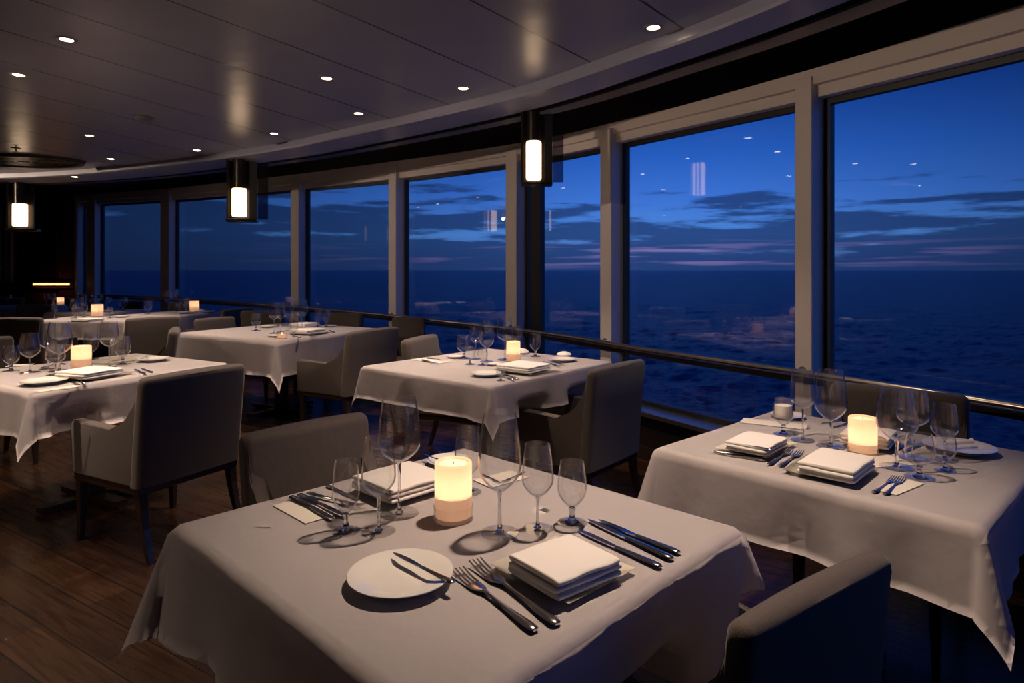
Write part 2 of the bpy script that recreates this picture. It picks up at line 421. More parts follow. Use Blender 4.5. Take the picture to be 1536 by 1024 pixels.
# dado below the windows
bm = bmesh.new(); sweep_wall(bm, SA, SB, lambda s: [(-.02, 0), (-.02, SZ(s) - .03), (.14, SZ(s) - .03), (.14, 0)])
struct('wall_right', bm, M['panel_dark'])
bm = bmesh.new(); sweep_wall(bm, SA, SB, lambda s: [(-.035, 0), (-.035, .09), (-.02, .09), (-.02, 0)])
struct('baseboard_right', bm, M['wood_dark'])
bm = bmesh.new(); sweep_wall(bm, SA, SB, lambda s: [(-.07, SZ(s) - .035), (-.075, SZ(s) - .006), (-.06, SZ(s)), (.155, SZ(s)), (.155, SZ(s) - .035)])
struct('trim_sill', bm, M['sill_metal'])
bm = bmesh.new(); sweep_wall(bm, SA, SB, lambda s: [(-.015, GT(s) + .075), (-.015, HD(s)), (.15, HD(s)), (.15, GT(s) + .075)])
struct('trim_header', bm, M['frame_paint'])
bm = bmesh.new(); sweep_wall(bm, SA, SB, lambda s: [(.02, GT(s) + .012), (.02, GT(s) + .074), (.14, GT(s) + .074), (.14, GT(s) + .012)])
struct('trim_header_reveal', bm, M['frame_paint'])
# posts: (left column of front face, right column)
posts = [(1197, 1222), (904.5, 921), (762, 778), (586, 597), (439, 451), (243, 256), (133, 144.5)]
PS = []
for a, b in posts:
    s1, s0 = s_at(a), s_at(b); PS.append((s0, s1))
near = [PS[0][0] - 1.62, PS[0][0] - 3.25, PS[0][0] - 4.9]
PS += [(s, s + .11) for s in near if s > .2]
PS.append((STOT - .10, STOT - .01))
PS.sort()
for i, (s0, s1) in enumerate(PS):
    bm = bmesh.new()
    zt = HD((s0 + s1) / 2) - .04
    loft(bm, [[wp(s0, -.03, z), wp(s1, -.03, z), wp(s1, .09, z), wp(s0, .09, z)] for z in (SZ(s0), zt)])
    bevel(bm, .004, 1)
    struct('trim_%d' % (i + 1), bm, M['frame_paint'])
# panes with black frames
edges = [SA - .0] + [x for p in PS for x in p]
gaps = [(SA, PS[0][0])] + [(PS[i][1], PS[i + 1][0]) for i in range(len(PS) - 1)]
for i, (a, b) in enumerate(gaps):
    g = .012 + .05 * .3
    bm = bmesh.new()
    fw = .022
    sweep_wall(bm, a, b, lambda s: [(.085, GT(s) - fw), (.085, GT(s) + .02), (.125, GT(s) + .02), (.125, GT(s) - fw)])
    sweep_wall(bm, a, b, lambda s: [(.085, SZ(s)), (.085, SZ(s) + .03), (.125, SZ(s) + .03), (.125, SZ(s))])
    for (u, v) in ((a - .002, a + fw * .6), (b - fw * 1.6, b + .002)):
        loft(bm, [[wp(u, .085, z), wp(v, .085, z), wp(v, .125, z), wp(u, .125, z)] for z in (SZ(u), GT(u) + .02)])
    w = struct('window_%d' % (i + 1), bm, M['gasket'])
    bm = bmesh.new()
    loft(bm, [[wp(s, .10, SZ(s) + .02), wp(s, .10, GT(s) - .01), wp(s, .108, GT(s) - .01), wp(s, .108, SZ(s) + .02)] for s in srange(a + .005, b - .005, .6)])
    struct('window_pane', bm, M['pane'], parent=w)
# wide dark column in the opening beside the lantern post
sL = s_at(789.5); bm = bmesh.new()
loft(bm, [[wp(sL - .02, .03, z), wp(sL - .145, .03, z), wp(sL - .145, .084, z), wp(sL - .02, .084, z)] for z in (SZ(sL), GT(sL) + .06)])
struct('trim_dark_column', bm, M['gasket'])
# hand rail
r = thing('handrail', 'long polished steel handrail running along the curved row of windows', 'handrail', wp(s_at(1000), -.05, 0))
inv = Matrix.Translation(-Vector(wp(s_at(1000), -.05, 0)))
def local(bm): bmesh.ops.transform(bm, matrix=inv, verts=bm.verts[:])
bm = bmesh.new(); tube(bm, [wp(s, -.085, RZ(s)) for s in srange(SA + .05, SB - .25, .2)], .019, 12); local(bm)
obj('rail_tube', finish(bm, 'rail_tube', M['chrome']), r)
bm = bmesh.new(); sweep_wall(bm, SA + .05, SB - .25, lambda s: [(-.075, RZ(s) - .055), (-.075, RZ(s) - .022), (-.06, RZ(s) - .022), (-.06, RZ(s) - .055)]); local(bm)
obj('rail_shadow_strip', finish(bm, 'rail_shadow_strip', M['bronze']), r)  # dark strip standing in for the shadow band below the rail
for s0, s1 in PS[:-1]:
    bm = bmesh.new(); s = (s0 + s1) / 2
    tube(bm, [wp(s, -.085, RZ(s)), wp(s, -.03, RZ(s))], .011, 10); tube(bm, [wp(s, -.036, RZ(s)), wp(s, -.030, RZ(s))], .026, 14); local(bm)
    obj('rail_bracket', finish(bm, 'rail_bracket', M['chrome']), r)

# ------------------------------------------------------------------ ceiling, soffit, cove
E1 = catmull([(3.2, -3.5, 0), (2.9, -1.6, 0), (2.35, 0, 0), (1.7, 1.4, 0), (1.018, 2.7, 0), (.59, 3.30, 0), (-.06, 4.08, 0), (-1.39, 5.2, 0), (-2.3, 5.88, 0),
              (-3.7, 6.7, 0), (-5.1, 7.32, 0), (-6.4, 7.62, 0), (-8.5, 7.85, 0), (-12, 8.0, 0)], 6)
E2 = catmull([(3.5, -3.5, 0), (3.25, -1.7, 0), (2.65, -.05, 0), (1.98, 1.3, 0), (1.35, 2.56, 0), (.882, 3.31, 0), (.058, 4.38, 0), (-1.54, 5.76, 0), (-2.5, 6.42, 0),
              (-3.9, 7.25, 0), (-5.1, 7.76, 0), (-6.4, 8.05, 0), (-8.5, 8.3, 0), (-12, 8.5, 0)], 6)
bm = bmesh.new()
for z in (2.45, 2.50):
    f = bm.faces.new([bm.verts.new((p.x, p.y, z)) for p in E1] + [bm.verts.new((-12, -3.5, z))])
bmesh.ops.triangulate(bm, faces=bm.faces[:])
struct('ceiling', bm, M['ceiling'])
bm = bmesh.new()
def off(P, i, d):
    t = (P[min(i + 1, len(P) - 1)] - P[max(i - 1, 0)]).normalized(); return P[i] + Vector((t.y, -t.x, 0)) * d
loft(bm, [[(E1[i].x, E1[i].y, 2.452), (E1[i].x, E1[i].y, 2.40), (off(E1, i, .012).x, off(E1, i, .012).y, 2.388), (E2[i].x, E2[i].y, 2.388),
           (E2[i].x, E2[i].y, 2.53), (E1[i].x, E1[i].y, 2.53)] for i in range(len(E1))])
struct('ceiling_soffit', bm, M['soffit'])
# dark cove above the window heads
bm = bmesh.new()
top = []
nE = len(E2)
outer = [wpos(STOT * i / (nE - 1)) for i in range(nE)]
# match both lines by walking them together; the wall line first, then the far wall
wall_line = [wpos(s) + wout(s) * .16 for s in srange(0, STOT, .6)] + [Vector((-9.5, 11.9, 0)), Vector((-12, 11.9, 0))]
poly = [bm.verts.new((p.x, p.y, 2.72)) for p in E2] + [bm.verts.new((p.x, p.y, 2.72)) for p in reversed(wall_line)]
f = bm.faces.new(poly); bmesh.ops.triangulate(bm, faces=[f])
bmesh.ops.solidify(bm, geom=bm.faces[:], thickness=.03)
struct('ceiling_cove', bm, M['cove'])
bm = bmesh.new()
loft(bm, [[(off(E2, i, -.004).x, off(E2, i, -.004).y, 2.525), (off(E2, i, -.004).x, off(E2, i, -.004).y, 2.75), (E2[i].x, E2[i].y, 2.75), (E2[i].x, E2[i].y, 2.525)] for i in range(nE)])
struct('ceiling_cove_edge', bm, M['cove'])
bm = bmesh.new(); sweep_wall(bm, SA, SB, lambda s: [(0, HD(s) - .01), (0, 2.75), (.15, 2.75), (.15, HD(s) - .01)])
struct('wall_right_upper', bm, M['cove'])
bm = bmesh.new()
loft(bm, [[(*off(E2, i, a).xy, z) for a, z in ((.09, 2.392), (.09, 2.404), (.24, 2.415), (.24, 2.403))] for i in range(nE)])
struct('trim_cove_track', bm, pbr('cove_track', (.14, .11, .09), .3, metal=.7))

# floor and other walls
bm = bmesh.new()
fl = [(wpos(s) + wout(s) * .1) for s in srange(0, STOT, .4)]
for z in (0.0, -.05):
    f = bm.faces.new([bm.verts.new((p.x, p.y, z)) for p in fl] + [bm.verts.new(v + (z,)) for v in ((-7.9, 11.9), (-12.1, 11.9), (-12.1, -3.6))])
bmesh.ops.triangulate(bm, faces=bm.faces[:])
struct('floor', bm, M['floor'])
bm = bmesh.new(); box(bm, (-12.1, -3.6, 0), (-12, 11.9, 2.78)); struct('wall_left', bm, M['mahogany'])
bm = bmesh.new(); box(bm, (-12, -3.6, 0), (4.9, -3.5, 2.78)); struct('wall_back', bm, M['mahogany'])
YF = 11.72
bm = bmesh.new(); box(bm, (-12, YF, 0), (-7.86, YF + .1, 2.78))
xa = lambda px: (px - CX) * YF / F
box(bm, (xa(90), YF - .03, 0), (xa(113), YF, 2.7))                # pilaster
box(bm, (-12, YF - .05, .98), (xa(113), YF, 1.06))                # ledge rail
bm2 = bmesh.new()
struct('wall_far', bm, M['mahogany'])
bm = bmesh.new(); box(bm, (xa(26), YF - .018, 1.12), (xa(86), YF, 2.42)); bevel(bm, .006, 1)
struct('trim_panel', bm, pbr('dark_inset_panel', (.022, .010, .006), .22, coat=.5))
st = thing('wall_strip_light', 'thin warm glowing strip light on the dark wooden far wall', 'wall light', (xa(81), YF - .07, 1.05))
bm = bmesh.new(); tube(bm, [(-.31, -.01, .0), (.36, -.01, .0)], .017, 10); obj('glowing_tube', finish(bm, 'glowing_tube', M['strip']), st)
bm = bmesh.new(); box(bm, (-.36, .008, -.03), (.40, .018, .05)); obj('mounting_rail', finish(bm, 'mounting_rail', M['bronze']), st)
bm = bmesh.new()
for sx in (-.33, .375): tube(bm, [(sx - .02, -.01, 0), (sx + .02, -.01, 0)], .03, 12)
for k, sx in enumerate((-.33, .375)):
    b2 = bmesh.new(); tube(b2, [(sx - .018, -.01, 0), (sx + .018, -.01, 0)], .028, 12); obj('end_cap', finish(b2, 'end_cap', M['trim_ring']), st)
bm.free()
# curtain, pleated
def build_curtain(bm):
    n = 90; top = []; secs = []
    xs = [-1.05 + 1.1 * i / n for i in range(n + 1)]
    f = [(x, .035 * sin(i * 2 * pi / 9) + .01 * sin(i * 1.3)) for i, x in enumerate(xs)]
    ring = [(x, y) for x, y in f] + [(x, y + .006) for x, y in reversed(f)]
    loft(bm, [[(x, y, z) for x, y in ring] for z in (1.10, 1.8, 2.42)])
cu = obj('curtain', mk('curtain_mesh', 'curtain', build_curtain)); cu.location = (xa(22), YF - .09, 0)
tag(cu, 'brown pleated curtain hanging on the far wall at the left edge', 'curtain')

# sea
bm = bmesh.new()
NR, NA = 250, 520
rad = [26 * (1.0135 ** i) for i in range(NR)] + [900, 1400, 3000, 8000, 25000, 80000]
prev = None
for r_ in rad:
    row = []
    for j in range(NA + 1):
        az_ = radians(-62 + 150 * j / NA)
        x_, y_ = r_ * sin(az_), r_ * cos(az_)
        fade = 1 if r_ < 300 else max(0, 1 - (r_ - 300) / 450)
        h_ = 0
        if fade > 0:
            c_, d_ = cos(.35), sin(.35); u_, v_ = x_ * c_ + y_ * d_, -x_ * d_ + y_ * c_
            h_ = .75 * noise.noise(Vector((u_ * .05, v_ * .075, 0))) + .62 * (.5 - abs(noise.noise(Vector((u_ * .12, v_ * .20, 3))))) + .30 * noise.noise(Vector((u_ * .33, v_ * .5, 7))) + .12 * noise.noise(Vector((u_ * .9, v_ * 1.2, 9)))
        row.append(bm.verts.new((x_, y_, -20 + h_ * fade)))
    if prev:
        for j in range(NA): bm.faces.new((prev[j], row[j], row[j + 1], prev[j + 1]))
    prev = row
sea = obj('sea', finish(bm, 'sea', M['sea'], True, 180)); sea['kind'] = 'structure'

# ------------------------------------------------------------------ ceiling fittings
def build_ring(bm): lathe(bm, [(.029, 0), (.031, -.004), (.044, -.005), (.047, 0), (.044, .001), (.029, .001)], 28, True)
def build_lens(bm): lathe(bm, [(0, -.0025), (.029, -.0025), (.029, 0)], 24)
def spot(parent, power, size=.03, ang=100, col=(1, .735, .545), blend=.7, z=-.012):
    l = bpy.data.lights.new('downlight_bulb', 'SPOT'); l.energy = power; l.color = col; l.spot_size = radians(ang); l.spot_blend = blend
    l.shadow_soft_size = size
    o = bpy.data.objects.new('downlight_bulb', l); COL.objects.link(o); o.parent = parent; o.location = (0, 0, z)
    return o
def downlight(x, y, label, power=22, group=None, z=2.45, ang=100):
    t = thing('ceiling_downlight', label, 'downlight', (x, y, z), 0, group)
    obj('trim_ring', mk('ring', 'trim_ring', build_ring), t); obj('lens', mk('lens', 'lamp_lens', build_lens), t)
    spot(t, power * 4.6, ang=ang); return t
def cpx(px, py, z=2.45): return at(px, py, z)
DL = [((980, 41), 'bright round downlight set in the ceiling nearest the big right windows', 9),
      ((695, 132), 'small ceiling downlight left of the lantern on the thick dark column', 27),
      ((538, 170), 'small ceiling downlight between two others above the gap left of centre', 9),
      ((490, 117), 'ceiling downlight in the middle of the ceiling, upper of the close pair', 18),
      ((411, 200), 'small ceiling downlight just above the second hanging lantern', 20),
      ((295, 225), 'small ceiling downlight with a streak of light beside it, left of the second lantern', 16),
      ((166, 238), 'tiny ceiling downlight right of the oval ceiling vent', 14),
      ((134, 203), 'ceiling downlight above and right of the oval ceiling vent', 16),
      ((100, 59), 'ceiling downlight nearest the top left corner', 18),
      ((28, 112), 'ceiling downlight close to the left edge, high on the ceiling', 18),
      ((69, 250), 'tiny ceiling downlight beside the edge of the oval vent', 14),
      ((112, 265), 'lowest tiny ceiling downlight near the soffit, over the far wall', 20)]
for (px, py), lab, pw in DL:
    z = 2.388 if py == 265 else 2.45
    x, y = at(px, py, z); downlight(x, y, lab, pw, 'round ceiling downlights', z, 92)
# unseen downlights: first over the tables, the rest added as fill and window wash
for x, y, pw, an in ((.30, 1.72, 30, 82), (-2.5, 2.60, 21, 84), (-3.2, .8, 34, 130), (-3.6, 1.3, 46, 50), (-4.6, 2.3, 44, 50), (-8.0, 6.3, 34, 60), (-6.6, 4.6, 18, 90)):
    t = downlight(x, y, 'unseen round ceiling downlight outside the picture, giving extra light', pw, 'unseen downlights outside the picture', ang=an)
    # some are swivelled, added to brighten the posts of the window wall
    tgt = {-3.6: (1.3, 3.9, 1.95), -4.6: (-.6, 6.4, 1.9), -8.0: (-3.0, 8.6, 1.8)}.get(x)
    if tgt:
        for ch in t.children:
            if ch.type == 'LIGHT':
                ch.location = (0, 0, -.02)
                ch.rotation_euler = (Vector(tgt) - Vector((x, y, 2.43))).to_track_quat('-Z', 'Y').to_euler()

def build_vent(bm): lathe(bm, [(0, -.02), (.30, -.02), (.315, -.028), (.33, -.028), (.345, -.012), (.35, 0), (0, 0)], 40)
x, y = cpx(50, 240); x2, _ = cpx(108, 240)
t = thing('ceiling_vent', 'large dark oval air vent in the ceiling at far left', 'vent', (x - .1, y, 2.45), 0, scale=(1.75, 1.1, 1))
obj('rim', mk('vent_rim', 'grille', lambda bm: lathe(bm, [(.30, 0), (.30, -.02), (.315, -.03), (.335, -.03), (.35, 0)], 48, True)), t)
def grille(bm):
    lathe(bm, [(0, -.008), (.30, -.008), (.30, 0), (0, 0)], 48)
    for r in [.04 + .04 * i for i in range(6)]: lathe(bm, [(r, -.009), (r, -.019), (r + .014, -.019), (r + .014, -.009)], 40, True)
obj('grille', mk('vent_grille', 'cove', grille), t)
x, y = cpx(216, 176)
t = thing('smoke_detector', 'flat dark round detector on the ceiling above the left windows', 'detector', (x, y, 2.45))
obj('housing', mk('det', 'detector', lambda bm: lathe(bm, [(0, -.02), (.045, -.02), (.06, -.014), (.066, 0), (0, 0)], 28)), t)
obj('base_plate', mk('det2', 'grille', lambda bm: lathe(bm, [(0, -.004), (.074, -.004), (.076, 0), (0, 0)], 28)), t)
x, y = cpx(24, 222)
t = thing('sprinkler_head', 'tiny sprinkler head on the ceiling behind the oval vent', 'sprinkler', (x, y, 2.45))
obj('escutcheon', mk('spr', 'grille', lambda bm: lathe(bm, [(0, -.008), (.035, -.006), (.04, 0), (0, 0)], 20)), t)
obj('nozzle', mk('spr2', 'detector', lambda bm: lathe(bm, [(0, -.035), (.02, -.035), (.02, -.031), (.006, -.03), (.006, -.006), (0, -.006)], 16)), t)

# hanging lanterns at the soffit edge
def lantern(px, D, r, z0, z1, ztop, label, power, fin=True, big=1.0):
    x, y = atD(px, D)
    a = -atan2(x, y) * .6
    t = thing('hanging_lantern', label, 'lamp', (x, y, z0), a, 'glowing lanterns hung along the windows')
    h = z1 - z0; top = ztop - z0
    k = r / .052
    def p(name, m, build, **kw):
        bm = bmesh.new(); build(bm); return obj(name, finish(bm, name, M[m], **kw), t)
    def tubeb(bm): lathe(bm, [(0, .0), (r * .92, .0), (r, .01), (r, h - .01), (r * .92, h), (0, h)], 32)
    p('lamp_shade', 'shade_glow', tubeb)
    def rod(bm): lathe(bm, [(0, h), (r * .82, h), (r * .82, top - .002), (0, top - .002)], 24)
    p('upper_tube', 'bronze', rod)
    def back(bm):
        box(bm, (-r - .035 * k, r + .008, -.02 * k), (r + .03 * k, r + .022, top - .003)); bevel(bm, .002, 1)
    p('back_plate', 'bronze', back)
    def lside(bm): box(bm, (-r - .036 * k, -r * .3, -.02 * k), (-r - .022 * k, r + .006, top - .003))
    p('side_plate', 'bronze', lside)
    def base(bm):
        box(bm, (-r - .036 * k, -r * .9, -.04 * k), (r + .075 * k, r + .02, -.02 * k)); bevel(bm, .003, 1)
    p('bottom_plate', 'bronze', base)
    def cap(bm): lathe(bm, [(0, -.046 * k), (.018 * k, -.046 * k), (.024 * k, -.041 * k), (0, -.041 * k)], 20)
    o = p('lamp_button', 'trim_ring', cap)
    if fin:
        def inner(bm): box(bm, (r + .022 * k, -.02, -.02 * k), (r + .075 * k, -.012, top - .02))
        p('smoked_glass_fin', 'gasket', inner)
        def outer(bm): box(bm, (r + .078 * k, .0, -.018 * k), (r + .15 * k, .006, top - .03))
        p('frosted_glass_fin', 'smoke_glass', outer)
lantern(800.5, 4.36, .052, 1.925, 2.185, 2.388, 'tall dark lantern with glowing tube hanging at the thick dark column', 1.6)
lantern(359, 6.25, .068, 1.832, 2.105, 2.388, 'middle lantern of the three, glowing before the left windows', 1.6)
lantern(30, 7.9, .078, 1.85, 2.125, 2.388, 'lantern glowing farthest left, in front of the dark wooden wall', 1.6, fin=False)

# ------------------------------------------------------------------ chairs
W2, ZB, ZA, ZT = .27, .33, .585, .83
def side_profile():
    pts = [(.27, ZB), (.285, ZA - .03), (.265, ZA)]
    pts += [(.10, ZA - .008), (-.04, ZA - .012)]
    for k in range(1, 9):                     # swoop up into the back
        t = k / 8; pts.append((-.04 - .175 * (1 - (1 - t) ** 1.9) - .035 * t, ZA - .012 + (ZT - ZA - .03) * t ** 1.8))
    pts += [(-.275, ZT - .03), (-.245, ZB + .02), (-.24, ZB)]
    return pts
def build_side(sgn):
    def b(bm):
        pts = side_profile()
        a = [bm.verts.new((sgn * (W2 - .062), y, z)) for y, z in pts]
        c = [bm.verts.new((sgn * (W2 - .002), y, z)) for y, z in pts]
        f1 = bm.faces.new(a); f2 = bm.faces.new(c[::-1]); n = len(pts)
        for i in range(n): bm.faces.new((a[(i + 1) % n], a[i], c[i], c[(i + 1) % n]))
        es = [e for f in (f1, f2) for e in f.edges]
        bmesh.ops.bevel(bm, geom=es, offset=.014, segments=3, profile=.5, affect='EDGES', clamp_overlap=True)
        bmesh.ops.triangulate(bm, faces=[f for f in bm.faces if len(f.verts) > 4])
    return b
def build_back(bm):
    # one upholstered pad over the whole width, edges rolled, the front slightly crowned
    xs = []; hw = W2 + .003; r = .026
    for k in range(6): xs.append((-hw + r * (1 - cos(pi / 2 * k / 5)), sin(pi / 2 * k / 5)))
    for k in range(1, 12): xs.append((-hw + r + (2 * hw - 2 * r) * k / 12, 1))
    for k in range(5, -1, -1): xs.append((hw - r * (1 - cos(pi / 2 * k / 5)), sin(pi / 2 * k / 5)))
    secs = []
    for x, e in xs:
        u = x / hw; bow = .014 * (1 - u * u)
        zt = ZT + .006 * (1 - u * u) - r * (1 - e) * 1.1
        def pt(z, f):      # f: -1 rear face, +1 front face
            t = (z - ZB) / (ZT - ZB); lean = -.052 * t ** 1.3
            half = (.036 - .004 * t) * (.35 + .65 * e)
            return (x, -.232 + lean + f * half + (bow if f > 0 else -bow * .6) * e, z)
        s = [pt(ZB + .002, -1), pt(ZB + .17, -1), pt(ZB + .34, -1), pt(zt - .03, -1)]
        c = pt(zt - .028, -1); d = pt(zt - .028, 1)
        for k in range(1, 7):
            a_ = pi * k / 7; m_ = (c[1] + d[1]) / 2; h_ = (d[1] - c[1]) / 2
            s.append((x, m_ - h_ * cos(a_), zt - .028 + .028 * sin(a_) ** .8))
        s += [pt(zt - .03, 1), pt(ZB + .34, 1), pt(ZB + .17, 1), pt(ZB + .002, 1)]
        secs.append(s)
    loft(bm, secs)
def build_seat(bm):
    box(bm, (-W2 + .063, -.19, ZB + .01), (W2 - .063, .285, .455)); bevel(bm, .026, 3)
def build_apron(bm):
    box(bm, (-W2 + .01, -.255, ZB - .035), (W2 - .01, .262, ZB - .001)); bevel(bm, .004, 1)
def leg_mesh(sx, sy):
    def b(bm):
        x0, y0 = sx * (W2 - .035), (.235 if sy > 0 else -.232)
        x1, y1 = x0 + sx * .004, y0 + (.006 if sy > 0 else -.075)
        a, c = .021, .0125
        secs = []
        for k in range(5):
            t = k / 4; w = a + (c - a) * t; x = x0 + (x1 - x0) * t; y = y0 + (y1 - y0) * t ** 1.4; z = (ZB - .036) * (1 - t)
            secs.append([(x - w, y - w, z), (x + w, y - w, z), (x + w, y + w, z), (x - w, y + w, z)])
        loft(bm, secs); bmesh.ops.bevel(bm, geom=[e for e in bm.edges], offset=.002, segments=1, affect='EDGES', clamp_overlap=True)
    return b
def build_piping(sgn):
    def b(bm):
        pts = side_profile()[1:-3]
        tube(bm, [(sgn * (W2 - .009), y, z - .001) for y, z in pts], .0026, 6)
    return b
def build_backpipe(bm):
    tube(bm, [(-W2 + .028 + (2 * W2 - .056) * i / 12, -.3085 - .0075 * (1 - (i / 6 - 1) ** 2), ZT - .016 + .006 * (1 - (i / 6 - 1) ** 2)) for i in range(13)], .0026, 6)
CHAIRS = []
def chair(rear, face, label, group='upholstered armchairs around the dining tables', sx=1.0, sz=1.0, sy=1.0):
    a = radians(face); fx, fy = cos(a), sin(a)
    cx, cy = rear[0] + fx * .28 * sy, rear[1] + fy * .28 * sy
    t = thing('dining_chair', label, 'chair', (cx, cy, 0), a - pi / 2, group, (sx, sy, sz))
    obj('seat', mk('ch_seat', 'fabric', build_seat), t)
    bk = obj('backrest', mk('ch_back', 'fabric', build_back), t)
    obj('piping', mk('ch_backpipe', 'piping', build_backpipe), bk)
    for sgn in (-1, 1):
        ar = obj('armrest', mk('ch_side%d' % sgn, 'fabric', build_side(sgn), True, 50), t)
        obj('piping', mk('ch_pipe%d' % sgn, 'piping', build_piping(sgn)), ar)
    obj('seat_frame', mk('ch_apron', 'wood_dark', build_apron, False), t)
    for lx in (-1, 1):
        for ly in (-1, 1): obj('leg', mk('ch_leg%d%d' % (lx, ly), 'wood_dark', leg_mesh(lx, ly), False), t)
    CHAIRS.append((cx, cy, a, sx, sy, sz))
    return t

# ------------------------------------------------------------------ tables and cloths
TABLES = {}
def rect_from(Lp, Fp, Rp):
    Lp, Fp, Rp = Vector(Lp), Vector(Fp), Vector(Rp)
    c = (Lp + Rp) / 2
    a = Fp - Lp; b = Rp - Fp
    aa, ab = atan2(a.y, a.x), atan2(b.y, b.x)
    d = (ab - aa) - pi / 2
    aa += d / 2
    return c, aa, a.length, b.length
def sm(x): x = min(max(x, 0), 1); return x * x * (3 - 2 * x)
def make_cloth(bm, sx, sy, drop, cx, cy, ang, seed, smax=.34, skew=0.0, wave=.012):
    hx, hy = sx / 2, sy / 2; R = .012
    def line(h):
        o = []
        n1 = 9
        for k in range(n1, 0, -1): o.append(-h - drop * (k / n1) ** 1.1)
        m = 26
        for k in range(m + 1):
            t = k / m; o.append(-h + 2 * h * (.5 - .5 * cos(pi * t)) * .7 + 2 * h * t * .3)
        for k in range(1, n1 + 1): o.append(h + drop * (k / n1) ** 1.1)
        return o
    U, V = line(hx), line(hy)
    f0 = .10
    def bend(t):
        th = min(t / R, pi / 2)
        return R * sin(th), -(R * (1 - cos(th)) + max(t - R * pi / 2, 0))
    def mp(u, v):
        ou, ov = abs(u) - hx, abs(v) - hy
        su, sv = (1 if u > 0 else -1), (1 if v > 0 else -1)
        if ou <= 1e-7 and ov <= 1e-7: return (u, v, 0)
        if ov <= 1e-7 or ou <= 1e-7:
            onu = ov <= 1e-7
            t = ou if onu else ov
            w = v if onu else u; h = hy if onu else hx
            o, z = bend(t)
            near = sm(1 - (h - abs(w)) / .16)
            ph = seed * 1.7 + (3 if onu else 0) + (5 * (su if onu else sv))
            wv = wave * (sin(w * 17 + ph) + .6 * sin(w * 31 + 2 * ph)) * (t / drop) ** 1.3 * (1 - near)
            fl = (.03 + f0 * near) * t
            o += fl + wv + .004
            if onu: return (su * (hx + o), v, z)
            return (u, sv * (hy + o), z)
        t = hypot(ou, ov); ph = atan2(ov, ou)
        o, z = bend(t)
        s = sin(2 * ph); c2 = cos(2 * ph)
        amp = smax * s ** 1.1
        az = ph + skew * s
        dx = amp * cos(az); dy = amp * sin(az)
        e = (.03 + f0) * c2 * c2
        if ph < pi / 4: dx += e
        else: dy += e
        x = hx + o * cos(ph) + dx * t + .004 * cos(ph); y = hy + o * sin(ph) + dy * t + .004 * sin(ph)
        zz = z * sqrt(max(.3, 1 - dx * dx - dy * dy))
        return (su * x, sv * y, zz)
    ca, sa = cos(ang), sin(ang)
    grid = []
    for u in U:
        row = []
        for v in V:
            x, y, z = mp(u, v)
            if z == 0: z = .0007 * noise.noise(Vector((u * 5, v * 5, seed)))
            wx, wy, wz = cx + x * ca - y * sa, cy + x * sa + y * ca, TZ + z
            # pushed in by the chairs that are drawn up to the table
            for (qx, qy, qa, qsx, qsy, qsz) in CHAIRS:
                dx, dy = wx - qx, wy - qy
                if abs(dx) + abs(dy) > 1.2: continue
                fy_ = (dx * cos(qa) + dy * sin(qa)) / qsy; fx_ = (dx * sin(qa) - dy * cos(qa)) / qsx
                if fy_ < .315 and fy_ > -.35 and abs(fx_) < .36 and wz < ZA * qsz + .075:
                    lat = sm((.36 - abs(fx_)) / .05) * (1 if fy_ < -.16 else sm((abs(fx_) - .12) / .05))
                    kk = lat * sm((ZA * qsz + .075 - wz) / .06)
                    mv = (.315 - fy_) * qsy * kk
                    wx += cos(qa) * mv; wy += sin(qa) * mv
            row.append(bm.verts.new((wx - cx, wy - cy, wz)))
        grid.append(row)
    for i in range(len(U) - 1):
        for j in range(len(V) - 1):
            bm.faces.new((grid[i][j], grid[i + 1][j], grid[i + 1][j + 1], grid[i][j + 1]))
    bmesh.ops.solidify(bm, geom=bm.faces[:], thickness=-.0012)
def table(key, c, ang, a, b, drop, lab_t, lab_c, seed, **kw):
    TABLES[key] = (c[0], c[1], ang, a, b)
    t = thing('dining_table', lab_t, 'table', (c[0], c[1], 0), ang, 'square dining tables under white cloths')
    bm = bmesh.new(); box(bm, (-a / 2 + .005, -b / 2 + .005, TZ - .035), (a / 2 - .005, b / 2 - .005, TZ - .004)); bevel(bm, .004, 1)
    obj('tabletop', finish(bm, 'tabletop', M['wood_dark'], False), t)
    bm = bmesh.new(); box(bm, (-.045, -.045, .045), (.045, .045, TZ - .036)); bevel(bm, .004, 1)
    obj('pedestal', finish(bm, 'pedestal', M['wood_dark'], False), t)
    bm = bmesh.new(); w = min(a, b) * .30
    for q in (0, 1): box(bm, (-w, -.035, .012), (w, .035, .045), Matrix.Rotation(q * pi / 2, 4, 'Z'))
    obj('base', finish(bm, 'base', M['wood_dark'], False), t)
    for qx, qy in ((w - .03, 0), (-w + .03, 0), (0, w - .03), (0, -w + .03)):
        bm = bmesh.new(); lathe(bm, [(0, 0), (.018, 0), (.018, .0119), (0, .0119)], 14, cx=qx, cy=qy)
        obj('glide', finish(bm, 'glide', M['chrome']), t)
    bm = bmesh.new(); make_cloth(bm, a, b, drop, c[0], c[1], ang, seed, **kw)
    o = obj('tablecloth', finish(bm, 'tablecloth', M['cloth'], True, 80)); o.location = (c[0], c[1], 0)
    tag(o, lab_c, 'tablecloth', 'white tablecloths')
    return t

tz = lambda px, py: at(px, py, TZ)
def order(c, aa, a, b): return c, aa, a, b
